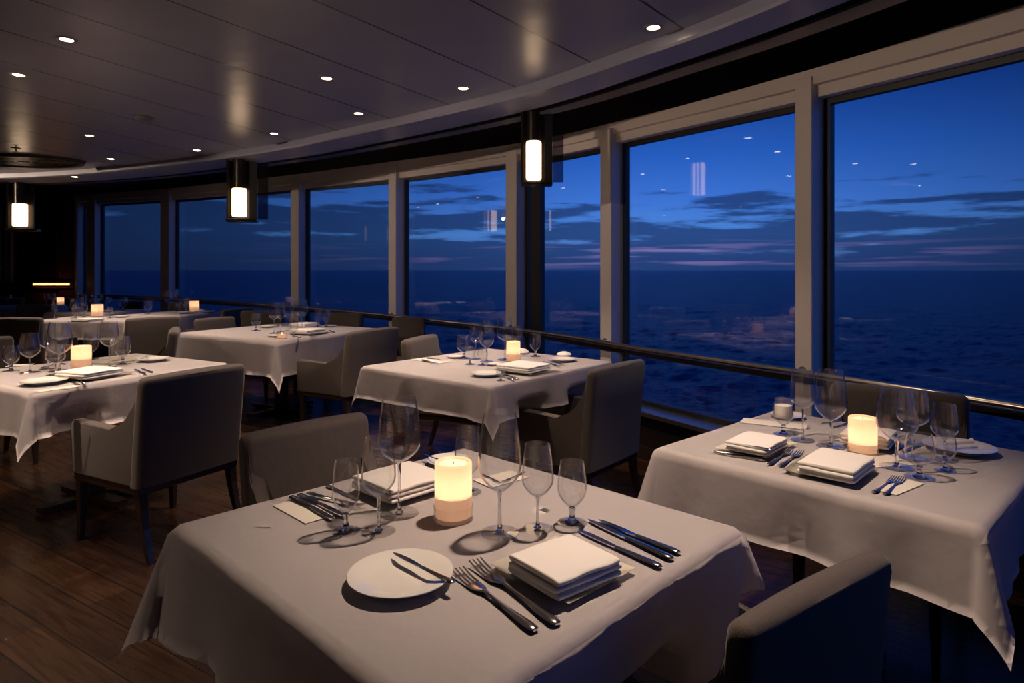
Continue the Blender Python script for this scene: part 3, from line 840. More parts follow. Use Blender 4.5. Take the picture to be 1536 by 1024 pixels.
# ---- chairs first, so that the cloths can fall over them
chair((.525, 1.10), 125, 'grey upholstered armchair in the bottom right, drawn up to the front table', sx=.84, sz=.93, sy=.74)
chair((-.645, 2.02), -43, 'taupe armchair behind the left edge of the front table, only its backrest showing', sx=.78)
chair((-1.525, 3.08), 152, 'large dark armchair with its back to us, at the left table')
chair((.54, 3.27), 141, 'dark armchair at the middle window table, seen from behind at its right', sx=.97, sy=.84)
chair((-1.12, 5.18), 151, 'dark armchair with back to us, right of the table beyond the middle one', sx=1.1)
chair((1.56, 2.60), 228, 'wide brown armchair beneath the handrail behind the right table', sx=.9)
chair((-.66, 4.60), -20, 'small brown armchair back showing at the left behind the middle window table', sx=.85)
chair((-1.84, 7.08), 241, 'tan armchair by the window, behind the table left of centre', sx=.9)
chair((-1.05, 6.50), 266, 'pale armchair edge between a dark chair back and the window post', sx=.62, sy=.72)
chair((-3.62, 6.45), 135, 'dark navy looking chair back just behind the left table candle', sx=.9)
chair((-4.98, 6.43), 92, 'black looking chair back at far left behind the wine glasses', sx=.95)
chair((-3.80, 4.45), -35, 'blue tinted armchair cut off by the left edge of the picture')
chair((-3.40, 7.93), 165, 'dark armchair seen side on with its arm, left of the table past the middle one')
chair((-2.93, 7.50), 78, 'dark chair back behind the side-on dark armchair near the left windows')
chair((-2.98, 6.42), -29, 'small mauve chair back behind the far left corner of the table past the middle one', sx=.8)
chair((-2.74, 5.20), 206, 'brown chair edge right against the left corner of a hanging cloth')
chair((-6.50, 8.72), 98, 'dark reddish chair back between the far left tables', sx=.85)
chair((-5.88, 9.92), 250, 'dark chair back below the far left window post', sx=.8)
chair((-4.82, 9.34), 245, 'grey brown chair back in front of the third window post from left', sx=.85)
chair((-8.62, 11.0), 270, 'greyish chair back against the wooden far wall at the left edge', sx=.85)
chair((-7.62, 10.9), 270, 'bluish chair back under the strip light on the far wall', sx=.85)

def tab_px(key, Lq, Fq, Rq, drop, lt, lc, seed, **kw):
    c, aa, a, b = rect_from(Lq, Fq, Rq)
    return table(key, c, aa, a, b, drop, lt, lc, seed, **kw)
table('T1', (-.124, 1.405), radians(-44.0), .885, .835, .24, 'square table nearest the camera, hidden under its white cloth',
      'white cloth of the front table, nearest the camera', 1, smax=.36)
table('T2', (1.04, 1.985), radians(-47.7), .83, .79, .20, 'square table at the right below the largest window, cloth covered',
      'white cloth hanging over the right table beside the window', 2, smax=.30)
tab_px('T3', tz(565, 548), tz(740, 581), tz(896, 541), .19, 'square table in the middle by the window, between front table and sea',
       'white cloth on the middle window table behind the front table', 3, smax=.24)
tab_px('T4', tz(304, 498), tz(412, 513), tz(534, 493), .30, 'square dark legged table left of centre, second from the front along the windows',
       'white cloth with a long hanging point, left of centre', 4, smax=.20, skew=-.3)
R5, F5 = Vector(tz(295, 545)), Vector(tz(33, 593))
tab_px('T5', F5 + Vector((-.69, .60)), F5, R5, .23, 'square table at the left edge in front of the dark armchair',
       'white cloth at the left edge with a pointed corner hanging down', 5, smax=.24, skew=.3)
table('T6', (-4.80, 7.42), 0, 1.0, .62, .22, 'table at far left behind the left table, set with a lit candle', 'bluish looking white cloth on the far left table behind a candle', 6)
table('T7', (-4.36, 8.30), radians(-16), .82, .78, .30, 'table near the left windows with a candle, right of the other far tables', 'white cloth near the left windows, its corner hanging beside a dark chair', 7)
table('T8', (-7.85, 9.95), 0, 1.3, .75, .25, 'farthest table, in front of the wooden far wall', 'white cloth of the farthest table below the strip light', 8)
table('T9', (-7.60, 8.2), radians(-30), .85, .85, .25, 'far table just inside the left edge of the picture', 'white cloth corner at the left edge among the far tables', 9)
table('T10', (-5.72, 8.85), radians(-8), .85, .8, .25, 'far table crowded with glasses between the far left tables', 'white cloth of the far table crowded with sparkling glasses', 10)

# ------------------------------------------------------------------ tableware
ZC = TZ + .0016
def clampT(key, x, y, m=.05):
    if key is None: return x, y
    cx, cy, a, sx, sy = TABLES[key]
    dx, dy = x - cx, y - cy
    u = dx * cos(a) + dy * sin(a); v = -dx * sin(a) + dy * cos(a)
    u = max(-sx / 2 + m, min(sx / 2 - m, u)); v = max(-sy / 2 + m, min(sy / 2 - m, v))
    return cx + u * cos(a) - v * sin(a), cy + u * sin(a) + v * cos(a)
def put(key, px, py, m=.05): 
    return clampT(key, *at(px, py, ZC), m)

# glass profiles, unit: metres at nominal size.  (bowl profile outer, wall thickness)
def glass_spec(kind):
    if kind == 'wine': return dict(h=.26, sh=.115, br=.0465, rim=.038, foot=.043, stem=.0036, wide=.30)
    if kind == 'red': return dict(h=.256, sh=.085, br=.0505, rim=.037, foot=.0445, stem=.0042, wide=.34)
    if kind == 'white': return dict(h=.195, sh=.072, br=.0345, rim=.0265, foot=.0335, stem=.0034, wide=.34)
    return dict(h=.137, sh=.033, br=.0305, rim=.0245, foot=.031, stem=.0058, wide=.42)      # goblet
def bowl_prof(g):
    b0, b1 = g['sh'], g['h']; n = 16; out = []
    for i in range(n + 1):
        t = i / n
        w = g['wide']
        if t < w: q = t / w; r = g['br'] * sin(pi / 2 * q) ** .72
        else: q = (t - w) / (1 - w); r = g['br'] + (g['rim'] - g['br']) * (q ** 1.55)
        out.append((max(r, g['stem']), b0 + (b1 - b0) * t))
    return out
def build_bowl(kind):
    def b(bm):
        g = glass_spec(kind); o = bowl_prof(g); th = .0013
        inner = [(max(r - th, .0005), z + (.004 if i == 0 else th * (1 - i / 16))) for i, (r, z) in enumerate(o)]
        inner[-1] = (o[-1][0] - th, o[-1][1])
        top = [(o[-1][0] - th / 2, o[-1][1] + .0007)]
        lathe(bm, o + top + inner[::-1] + [(0, inner[0][1])], 40)
    return b
def build_stem(kind):
    def b(bm):
        g = glass_spec(kind); s, h = g['stem'], g['sh']
        pr = [(0, .0035), (s * 2.6, .0036), (s * 1.5, .008), (s * 1.05, .02 if h > .05 else .014), (s * .92, h * .55), (s, h - .008), (s * 1.25, h - .002), (s * 1.15, h + .0015), (0, h + .003)]
        lathe(bm, pr, 20)
    return b
def build_foot(kind):
    def b(bm):
        g = glass_spec(kind); f, s = g['foot'], g['stem']
        lathe(bm, [(0, 0), (f * .97, 0), (f, .0009), (f * .98, .0018), (f * .6, .0024), (s * 2.6, .0036), (0, .0037)], 36)
    return b
RND = []       # round things that must not touch: object, radius, movable
KNAME = {'wine': 'wine_glass', 'red': 'wine_glass', 'white': 'wine_glass', 'goblet': 'water_glass'}
def glass(key, kind, px, py, hpx, label, wpx=None, group='empty stemmed glasses on the tables'):
    x, y = put(key, px, py)
    g = glass_spec(kind)
    h = hpx * y / F
    sz = h / g['h']; sr = (wpx * y / F / 2 / g['br']) if wpx else sz
    t = thing(KNAME[kind], label, 'glass', (x, y, ZC), random.random() * 6, group, (sr, sr, sz))
    RND.append([t, max(g['foot'], g['br']) * sr, True])
    obj('bowl', mk('gl_bowl_' + kind, 'glass', build_bowl(kind)), t)
    obj('stem', mk('gl_stem_' + kind, 'stem', build_stem(kind)), t)
    obj('foot', mk('gl_foot_' + kind, 'glass', build_foot(kind)), t)
    return t

def candle(key, px, py, wpx, hpx, label, power=2.0, holder=True, fl=.42):
    x, y = put(key, px, py)
    r = wpx * y / F / 2; h = hpx * y / F
    t = thing('pillar_candle', label, 'candle', (x, y, ZC), 0, 'lit pillar candles in low glass holders')
    RND.append([t, r, False])
    bm = bmesh.new(); z0 = .008; lo = h * fl
    # a shell of wax round the flame, solid wax below it
    lathe(bm, [(0, z0), (r * .9, z0), (r * .93, z0 + .004), (r * .93, h - .006), (r * .915, h - .002), (r * .87, h), (r * .78, h - .0012), (r * .70, h - .005), (0, h - .006)], 40)
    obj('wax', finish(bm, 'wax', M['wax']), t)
    bm = bmesh.new(); lathe(bm, [(0, z0 + .002), (r * .90, z0 + .002), (r * .90, lo), (0, lo + .002)], 32)
    obj('wax_core', finish(bm, 'wax_core', M['milk']), t)
    bm = bmesh.new(); lathe(bm, [(0, h - .006), (.0012, h - .006), (.0012, h - .0015), (0, h - .001)], 8)
    obj('wick', finish(bm, 'wick', M['wood_dark']), t)
    if holder:
        hh = .030 if key in ('T1',) else .018
        bm = bmesh.new(); lathe(bm, [(0, 0), (r * .97, 0), (r, .002), (r * 1.0, hh), (r * .975, hh + .001), (r * .95, hh), (r * .95, .0075), (0, .0072)], 36)
        obj('glass_holder', finish(bm, 'glass_holder', M['glass']), t)
    l = bpy.data.lights.new('flame', 'POINT'); l.energy = power * .21; l.color = (1, .72, .52); l.shadow_soft_size = .006
    o = bpy.data.objects.new('flame', l); COL.objects.link(o); o.parent = t; o.location = (0, 0, lo + .024)
    bm = bmesh.new(); lathe(bm, [(0, lo + .006), (.003, lo + .012), (.0042, lo + .018), (.003, lo + .026), (0, lo + .034)], 10)
    obj('flame_tip', finish(bm, 'flame_tip', M['tealight']), t)
    return t

def build_plate(bm):
    lathe(bm, [(0, .004), (.052, .004), (.060, .0052), (.075, .0105), (.092, .0165), (.0955, .0180), (.0950, .0192), (.0915, .0188), (.074, .0130), (.058, .0082), (.050, .0068), (0, .0064)], 56)
    lathe(bm, [(.050, .004), (.050, 0), (.054, 0), (.055, .0045)], 48)
def plate(key, px, py, wpx, label):
    x, y = put(key, px, py, .09); s = wpx * y / F / .191
    t = thing('bread_plate', label, 'plate', (x, y, ZC), 0, 'round white bread plates', (s, s, min(s, 1.05)))
    obj('plate_body', mk('plate', 'china', build_plate), t)
    return t
def single(name, data, label, cat, x, y, z, rz, group, scale=(1, 1, 1)):
    o = obj(name, data); o.location = (x, y, z); o.rotation_euler = (0, 0, rz); o.scale = scale
    return tag(o, label, cat, group)
def plate1(key, px, py, wpx, label):
    x, y = put(key, px, py, .09); s = wpx * y / F / .191
    return single('bread_plate', mk('plate', 'china', build_plate), label, 'plate', x, y, ZC, 0, 'round white bread plates', (s, s, min(s, 1.05)))

def build_charger(bm):
    n = 18; g = []
    for i in range(n + 1):
        row = []
        for j in range(n + 1):
            u, v = i / n * 2 - 1, j / n * 2 - 1
            m = max(abs(u), abs(v)); z = .0035 + .006 * max(0, m - .72) ** 2 / .0784 + .0015 * (abs(u) * abs(v)) ** 3
            row.append(bm.verts.new((u * .5, v * .5, z)))
        g.append(row)
    for i in range(n):
        for j in range(n): bm.faces.new((g[i][j], g[i + 1][j], g[i + 1][j + 1], g[i][j + 1]))
    bmesh.ops.solidify(bm, geom=bm.faces[:], thickness=.0028)
def build_napkin(bm):
    # a linen napkin folded to a soft pad: three thick plies, rolled folds at the edges
    plies = 3; n = 26; m = 14
    for p in range(plies):
        z0 = p * .0108; th = .0112
        hx = .5 - (.0, .028, .012)[p]; hy = .5 - (.018, .0, .024)[p]; ox = (.0, .012, -.006)[p]
        secs = []
        for i in range(n + 1):
            v = -cos(pi * i / n)                      # dense near both ends
            y = v * hy
            e = max(0.0, 1 - abs(v)); rd = min(1.0, sqrt(max(0.0, 1 - (1 - min(1, e / .045)) ** 2)))
            wx = hx - .05 * (1 - rd)
            s = []
            ring = [(wx * cos(a), sin(a)) for a in [2 * pi * k / (4 * m) for k in range(4 * m)]]
            for cx_, cz_ in ring:
                c_ = cx_ / wx
                xx = wx * (abs(c_) ** .22) * (1 if c_ >= 0 else -1)
                zz = (abs(cz_) ** .62) * (1 if cz_ >= 0 else -1) * th / 2 * (.12 + .88 * rd)
                nz = noise.noise(Vector((xx * 3 + p * 5, y * 3, 1.3))) * .0012 + noise.noise(Vector((xx * 9, y * 7 + p * 3, 4))) * .0004
                dome = .0022 * (1 - (xx / .5) ** 2) * (1 - (y / .5) ** 2) * (p + 1) / 2
                s.append((xx + ox, y, z0 + th / 2 + zz + nz * (p + .5) + dome))
            secs.append(s)
        loft(bm, secs)
def quad(Lq, Fq, Rq, z):
    return rect_from(at(*Lq, z), at(*Fq, z), at(*Rq, z))
def inset(c, a, sx, sy, lim, over):
    # real sizes, and whole on the table it belongs to
    sx, sy = min(sx, lim), min(sy, lim)
    for k, (tx, ty, ta, w, h) in TABLES.items():
        dx, dy = c[0] - tx, c[1] - ty
        u = dx * cos(ta) + dy * sin(ta); v = -dx * sin(ta) + dy * cos(ta)
        if abs(u) < w / 2 + .05 and abs(v) < h / 2 + .05:
            m = max(sx, sy) * .5 + over
            return clampT(k, c[0], c[1], m), a, sx, sy
    return (c[0], c[1]), a, sx, sy
def charger(Lq, Fq, Rq, label):
    c, a, sx, sy = inset(*quad(Lq, Fq, Rq, ZC + .012), .27, .0)
    return single('charger_plate', mk('charger', 'charger', build_charger), label, 'plate', c[0], c[1], ZC, a, 'square ivory plates under the napkins', (sx, sy, 1))
def napkin(Lq, Fq, Rq, label, z=.0112, sz=1.0):
    c, a, sx, sy = inset(*quad(Lq, Fq, Rq, ZC + z + .03 * sz), .225, .022)
    return single('folded_napkin', mk('napkin', 'napkin', build_napkin), label, 'napkin', c[0], c[1], ZC + z, a, 'white folded napkins', (sx, sy, sz))
def paper(c, a, sx, sy, label, group='ivory menu cards under the cutlery'):
    def b(bm): box(bm, (-.5, -.5, 0), (.5, .5, .0012))
    return single('menu_card', mk('card', 'paper', b, False), label, 'card', c[0], c[1], ZC + .0003, a, group, (sx, sy, 1))

# cutlery along +Y, handle end at y=0, total length .22
def strip(bm, st):
    """st: (y, z, half width, half thickness)"""
    secs = []
    for y, z, w, t in st:
        secs.append([(w * c, y, z + t * s) for c, s in ((1, 0), (.72, .75), (0, 1), (-.72, .75), (-1, 0), (-.72, -.75), (0, -1), (.72, -.75))])
    loft(bm, secs)
def b_handle(bm):
    strip(bm, [(0, .0036, .0042, .0012), (.003, .0040, .0078, .0026), (.014, .0040, .0088, .0030), (.035, .0036, .0076, .0028), (.07, .0034, .0050, .0026), (.10, .0038, .0036, .0026), (.115, .0044, .0034, .0024)])
def b_kblade(bm):
    secs = []
    for y, w0, w1, t in ((.110, -.0045, .0045, .0022), (.125, -.0050, .0072, .0012), (.15, -.0052, .0098, .0009), (.18, -.0046, .0104, .0008), (.205, -.0030, .0090, .0007), (.218, .0005, .0062, .0005), (.223, .003, .0042, .0003)):
        secs.append([(w0, y, .0042 - t), (w1, y, .0042 - t * .3), (w1, y, .0042 + t * .3), (w0, y, .0042 + t)])
    loft(bm, secs)
def b_khandle(bm):
    strip(bm, [(0, .0044, .0050, .0020), (.004, .0046, .0082, .0040), (.016, .0046, .0086, .0044), (.06, .0044, .0068, .0040), (.105, .0043, .0052, .0030), (.114, .0042, .0050, .0024)])
def b_fhead(bm):
    strip(bm, [(.112, .0044, .0035, .0022), (.125, .0052, .0040, .0018), (.135, .0040, .0085, .0012), (.145, .0026, .0118, .0010), (.158, .0018, .0126, .0009), (.165, .0018, .0122, .0009)])
def b_tines(bm):
    for k in range(4):
        x = -.0102 + .0068 * k
        pts = [(.163, .0018, .0020), (.178, .0026, .0018), (.195, .0052, .0015), (.210, .0086, .0010)]
        loft(bm, [[(x - w, y, z - .0008), (x + w, y, z - .0008), (x + w, y, z + .0008), (x - w, y, z + .0008)] for y, z, w in pts])
def b_sbowl(bm):
    strip(bm, [(.112, .0046, .0034, .0022), (.130, .0052, .0042, .0018), (.142, .0038, .011, .0014), (.155, .0024, .0175, .0012), (.170, .0020, .0195, .0011), (.188, .0030, .0165, .0011), (.200, .0048, .0095, .0010), (.205, .0058, .003, .0008)])
def cutlery(kind, a, b, label, z=0.0, tilt=0.0, maxlen=.245):
    """a: pixel of the handle end, b: pixel of the tip"""
    zz = ZC + z + .004
    A, B = Vector(at(*a, zz)), Vector(at(*b, zz))
    d = B - A; ln = d.length
    full = {'knife': .223, 'fork': .210, 'spoon': .205}[kind]
    s = min(ln, maxlen) / full
    mid = (A + B) / 2; st = mid - d.normalized() * full * s / 2
    t = thing({'knife': 'table_knife', 'fork': 'table_fork', 'spoon': 'table_spoon'}[kind], label, kind, (st.x, st.y, ZC + z), atan2(d.y, d.x) - pi / 2, 'steel cutlery laid on the tables', (s, s, s))
    t.rotation_euler[0] = tilt
    if kind == 'knife':
        obj('handle', mk('k_h', 'steel', b_khandle), t); obj('blade', mk('k_b', 'steel', b_kblade, True, 25), t)
    elif kind == 'fork':
        obj('handle', mk('f_h', 'steel', b_handle), t); h = obj('head', mk('f_n', 'steel', b_fhead), t)
        obj('tines', mk('f_t', 'steel', b_tines, True, 30), t)
    else:
        obj('handle', mk('f_h', 'steel', b_handle), t); obj('bowl', mk('s_b', 'steel', b_sbowl), t)
    return t

# ---- front table
candle('T1', 680, 777, 60, 86, 'glowing ivory pillar candle in the centre of the front table', 2.2)
glass('T1', 'goblet', 519, 797, 107, 'small short stemmed glass at the far left of the front table glasses', 41)
glass('T1', 'white', 568, 797, 142, 'medium wine glass second from left on the front table', 52)
glass('T1', 'wine', 599, 770, 173, 'tallest wine glass left of the candle on the front table', 63)
glass('T1', 'goblet', 702, 738, 97, 'short glass just behind the candle of the front table', 40)
glass('T1', 'red', 750, 799, 182, 'biggest round wine glass right of the front candle', 66)
glass('T1', 'white', 806, 793, 128, 'medium wine glass right of the biggest one on the front table', 48)
glass('T1', 'goblet', 858, 784, 93, 'short stemmed glass beside the knives on the front table', 44)
plate('T1', 601, 872, 158, 'round white bread plate with a knife across it, at the front of the nearest table')
cutlery('knife', (680, 873), (588, 828), 'butter knife resting across the bread plate on the front table', z=.0195, maxlen=.19)
cutlery('fork', (803, 945), (686, 856), 'left fork of the pair beside the bread plate', maxlen=.26)
cutlery('fork', (836, 936), (712, 843), 'right fork of the pair, beside the square plate of the front table', maxlen=.26)
charger((731, 844), (853, 903), (956, 850), 'square ivory plate under the front napkin on the nearest table')
napkin((762, 833), (836, 880), (932, 838), 'thick folded white napkin at the front of the nearest table')
cutlery('knife', (991, 850), (865, 794), 'knife closest to the front napkin on the nearest table')
cutlery('knife', (1008, 838), (880, 779), 'middle knife of the three right of the front napkin')
cutlery('knife', (1019, 829), (896, 779), 'outermost knife of the three, nearest the right corner of the front table')
paper(((at(456, 766, TZ)[0]), at(456, 766, TZ)[1]), radians(-44), .155, .075, 'ivory card under the cutlery on the left of the front table')
cutlery('knife', (436, 744), (503, 777), 'leftmost knife lying on the ivory card of the front table', z=.003, maxlen=.21)
cutlery('knife', (448, 741), (522, 773), 'second knife on the ivory card of the front table', z=.003, maxlen=.21)
cutlery('fork', (461, 738), (546, 759), 'fork pointing right beside the ivory card of the front table', z=.003, maxlen=.21)
cutlery('knife', (490, 727), (540, 748), 'dark handled knife behind the small left glass on the front table', maxlen=.2)
charger((541, 727), (596, 755), (672, 724), 'square ivory plate left of the front candle, under a napkin')
napkin((538, 714), (583, 744), (664, 712), 'folded white napkin left of the front candle, behind the wine glasses')
cutlery('spoon', (655, 703), (607, 694), 'spoon lying behind the left napkin of the front table', z=.001, maxlen=.17)
plate1('T1', 665, 692, 66, 'bread plate at the back corner of the front table')
cutlery('knife', (664, 690), (634, 679), 'blue tinted knife on the back bread plate of the front table', z=.019, maxlen=.12)
cutlery('knife', (657, 676), (688, 687), 'dark knife at the very back corner of the front table', z=.0, maxlen=.14)
paper(at(752, 719, TZ), radians(40), .13, .08, 'ivory card behind the biggest glass on the front table')
cutlery('knife', (722, 709), (752, 722), 'knife on the card behind the biggest front glass', z=.003, maxlen=.15)
cutlery('fork', (787, 706), (752, 722), 'fork on the card behind the biggest front glass', z=.003, maxlen=.15)

# ---- right table
candle('T2', 1294, 679, 42, 54, 'glowing thick candle in the middle of the right table', 1.7, fl=.3)
g = glass('T2', 'goblet', 1175, 651, 54, 'small glass holding white wax at the back left of the right table', 28)
bm = bmesh.new(); gs = glass_spec('goblet'); pr = [(max(r - .002, 0.001), z) for r, z in bowl_prof(gs)][5:13]
lathe(bm, [(0, pr[0][1])] + pr + [(0, pr[-1][1])], 32); obj('white_wax', finish(bm, 'white_wax', M['milk']), g)
glass('T2', 'wine', 1208, 661, 107, 'slim tall wine glass at the back of the right table', 37)
glass('T2', 'red', 1249, 670, 115, 'tall wine glass left of the right table candle', 46)
glass('T2', 'red', 1349, 702, 119, 'large round wine glass right of the right table candle', 56)
glass('T2', 'wine', 1377, 687, 104, 'second large wine glass overlapping another, right of the right candle', 44)
glass('T2', 'white', 1409, 689, 84, 'medium wine glass near the round plate of the right table', 37)
glass('T2', 'goblet', 1418, 706, 60, 'short glass in front of the round plate on the right table', 29)
glass('T2', 'goblet', 1375, 714, 66, 'low round bowled glass nearest the blue lit forks on the right table', 40)
plate('T2', 1439, 676, 94, 'round white plate with a rolled napkin at the right end of the right table')
def b_roll(bm): tube(bm, [(-.5, 0, .008), (-.45, 0, .010), (.4, 0, .010), (.5, 0, .012)], [.006, .009, .009, .012], 12)
x, y = at(1437, 666, ZC + .02)
single('rolled_napkin', mk('roll', 'napkin', b_roll), 'small rolled white napkin on the round plate of the right table', 'napkin', x, y, ZC + .018, radians(10), None, (.10, .8, .8))
charger((1178, 703), (1286, 727), (1309, 697), 'square ivory plate under the nearest napkin of the right table')
napkin((1194, 696), (1280, 716), (1302, 688), 'folded white napkin nearest the front edge of the right table')
charger((1074, 670), (1152, 687), (1193, 663), 'square ivory plate near the left corner of the right table')
napkin((1094, 662), (1155, 676), (1175, 656), 'folded napkin with a knife tucked in, near the left corner of the right table', sz=.8)
cutlery('knife', (1147, 690), (1067, 677), 'knife along the left front edge of the right table', maxlen=.2)
cutlery('fork', (1071, 675), (1150, 686), 'fork beside the knife at the left edge of the right table', maxlen=.2)
cutlery('knife', (1157, 673), (1105, 662), 'knife resting on the left napkin of the right table', z=.035, maxlen=.15)
cutlery('fork', (1145, 701), (1193, 670), 'left fork between the two napkins of the right table', maxlen=.19)
cutlery('fork', (1162, 704), (1208, 672), 'right fork between the two napkins of the right table', maxlen=.19)
cutlery('fork', (1303, 742), (1350, 711), 'blue tinted fork near the front corner of the right table', maxlen=.17)
cutlery('fork', (1321, 746), (1360, 711), 'second blue tinted fork, nearest the front corner of the right table', maxlen=.17)
paper(at(1350, 731, TZ), radians(35), .15, .05, 'narrow ivory card beside the blue tinted forks')
paper(at(1320, 691, TZ), radians(10), .13, .12, 'ivory card under the right table candle')
charger((1257, 655), (1338, 667), (1350, 648), 'square ivory plate behind the right table candle')
napkin((1262, 650), (1336, 662), (1344, 645), 'folded napkin behind the right table candle')
plate1('T2', 1172, 622, 50, 'bread plate at the far corner of the right table')
paper(at(1160, 636, TZ), radians(-30), .22, .08, 'long ivory card at the far corner of the right table')
cutlery('knife', (1262, 628), (1232, 634), 'knife at the back of the right table before the brown chair', maxlen=.15)
cutlery('knife', (1275, 632), (1250, 640), 'second knife at the back of the right table before the brown chair', maxlen=.15)
cutlery('fork', (1342, 674), (1372, 658), 'fork behind the large round glass on the right table', maxlen=.16)
cutlery('knife', (1352, 678), (1385, 662), 'knife behind the large round glass on the right table', maxlen=.16)
cutlery('spoon', (1190, 641), (1215, 640), 'spoon lying behind the slim tall glass on the right table', maxlen=.13)

# ---- middle window table
candle('T3', 770, 542, 22, 30, 'glowing candle on the middle window table', 1.6)
glass('T3', 'goblet', 697, 537, 34, 'short glass left of the tall glasses on the middle window table', 21)
glass('T3', 'wine', 712, 538, 54, 'left one of three tall wine glasses on the middle window table', 18)
glass('T3', 'red', 730, 542, 61, 'middle one of three tall wine glasses on the middle window table', 23)
glass('T3', 'wine', 757, 539, 62, 'tall wine glass touching the candle on the middle window table', 24)
glass('T3', 'white', 777, 534, 46, 'slim glass half hidden behind the candle of the middle window table', 14)
glass('T3', 'goblet', 803, 534, 34, 'short glass right of the candle on the middle window table', 17)
glass('T3', 'goblet', 705, 546, 26, 'low glass at the front left of the middle window table', 16)
glass('T3', 'goblet', 724, 547, 26, 'low glass before the three tall ones on the middle window table', 16)
glass('T3', 'goblet', 757, 571, 22, 'low glass in front of the plate on the middle window table', 14)
plate1('T3', 729, 563, 46, 'white plate near the front corner of the middle window table')
plate1('T3', 742, 547, 26, 'small white plate among the glasses on the middle window table')
plate1('T3', 845, 541, 40, 'white plate holding a napkin at the right of the middle window table')
plate1('T3', 683, 536, 26, 'white plate left of the glasses on the middle window table')
def b_dome(bm): lathe(bm, [(0, 0), (.05, .002), (.055, .010), (.045, .024), (.02, .034), (0, .036)], 24)
x, y = put('T3', 792, 528, .08)
single('rolled_napkin', mk('dome', 'napkin', b_dome), 'rounded white napkin behind the candle of the middle window table', 'napkin', x, y, ZC, 0, None, (1, 1, 1))
x, y = put('T3', 846, 537, .08)
single('rolled_napkin', mk('dome', 'napkin', b_dome), 'rounded white napkin on the right plate of the middle window table', 'napkin', x, y, ZC + .019, 0, None, (.85, .85, .7))
charger((752, 555), (800, 566), (837, 552), 'square ivory plate under the napkin of the middle window table')
napkin((762, 548), (808, 558), (826, 546), 'folded white napkin right of the candle on the middle window table')
cutlery('fork', (779, 568), (750, 557.5), 'fork beside the napkin of the middle window table', maxlen=.22)
cutlery('fork', (774, 570), (745, 558.5), 'second fork beside the napkin of the middle window table', z=.003, maxlen=.2)
cutlery('knife', (846, 551), (806, 539), 'knife right of the napkin on the middle window table', maxlen=.22)
cutlery('knife', (854, 549), (812, 537), 'outer knife right of the napkin on the middle window table', maxlen=.22)
paper(at(648, 541, TZ), radians(-38), .24, .11, 'ivory card at the left corner of the middle window table')
cutlery('knife', (632, 539), (660, 545), 'knife on the card at the left corner of the middle window table', z=.003, maxlen=.2)
cutlery('fork', (640, 536), (669, 540), 'fork on the card at the left corner of the middle window table', z=.003, maxlen=.2)

# ---- table left of centre
def votive(key, px, py, wpx, hpx, label):
    x, y = put(key, px, py); r = wpx * y / F / 2; h = hpx * y / F
    t = thing('votive_candle', label, 'candle', (x, y, ZC))
    bm = bmesh.new(); lathe(bm, [(0, 0), (r, 0), (r, h), (r - .002, h), (r - .002, .004), (0, .004)], 28); obj('glass_cup', finish(bm, 'glass_cup', M['glass']), t)
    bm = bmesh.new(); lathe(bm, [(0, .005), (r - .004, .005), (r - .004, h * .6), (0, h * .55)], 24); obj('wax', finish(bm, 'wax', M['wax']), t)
    bm = bmesh.new(); lathe(bm, [(0, h * .57), (.004, h * .68), (.003, h * .85), (0, h * 1.0)], 10); obj('flame', finish(bm, 'flame', M['tealight']), t)
votive('T4', 431, 508, 15, 9, 'small votive candle in a glass cup on the table left of centre')
glass('T4', 'goblet', 384, 496, 26, 'short glass standing alone on the left of the table left of centre', 14)
glass('T4', 'wine', 411, 500, 46, 'left tall wine glass on the table left of centre', 15)
glass('T4', 'wine', 421, 498, 43, 'second tall wine glass on the table left of centre', 13)
glass('T4', 'red', 434, 496, 49, 'tallest wine glass in the middle of the table left of centre', 15)
glass('T4', 'wine', 453, 495, 45, 'tall wine glass right of the others on the table left of centre', 17)
glass('T4', 'goblet', 478, 490, 26, 'left short glass of the pair at the right of the table left of centre', 11)
glass('T4', 'goblet', 489, 490, 26, 'right short glass of the pair at the right of the table left of centre', 12)
glass('T4', 'goblet', 441, 505, 24, 'low glass before the tall ones on the table left of centre', 12)
plate1('T4', 413, 505, 24, 'white plate beside the votive candle on the table left of centre')
plate1('T4', 401, 491, 26, 'white plate at the back of the table left of centre')
plate1('T4', 503, 489, 18, 'white plate at the right back of the table left of centre')
charger((452, 501), (478, 505), (500, 498), 'square ivory plate on the table left of centre')
napkin((457, 496), (477, 500), (495, 494), 'folded white napkin on the table left of centre')
napkin((445, 485.5), (458, 487.5), (468, 484), 'folded napkin at the back of the table left of centre', z=.001)
cutlery('knife', (505, 500), (490, 494), 'knife at the right of the napkin on the table left of centre', maxlen=.24)
cutlery('fork', (452, 507.5), (441, 502.5), 'fork left of the napkin on the table left of centre', maxlen=.22)

# ---- left table
candle('T5', 122, 551, 28, 33, 'glowing candle on the left table', 2.0)
glass('T5', 'goblet', 16.5, 556, 38, 'short glass nearest the left edge on the left table', 22)
glass('T5', 'white', 45, 558, 58, 'medium wine glass second from the left edge on the left table', 27)
glass('T5', 'wine', 72, 553, 68, 'tall wine glass half hidden behind another on the left table', 24)
glass('T5', 'red', 89, 556, 73, 'largest wine glass left of the candle on the left table', 34)
glass('T5', 'white', 83, 562, 46, 'thin glass standing by the bread plate of the left table', 25)
glass('T5', 'goblet', 134, 538, 39, 'short glass just behind the candle of the left table', 20)
glass('T5', 'wine', 164, 550, 68, 'tall wine glass right of the candle on the left table', 25)
glass('T5', 'goblet', 184, 546, 41, 'short round glass beside the tall one right of the left table candle', 22)
plate('T5', 66, 575, 62, 'white bread plate in front of the glasses on the left table')
plate1('T5', 229, 541, 46, 'white plate at the right back of the left table')
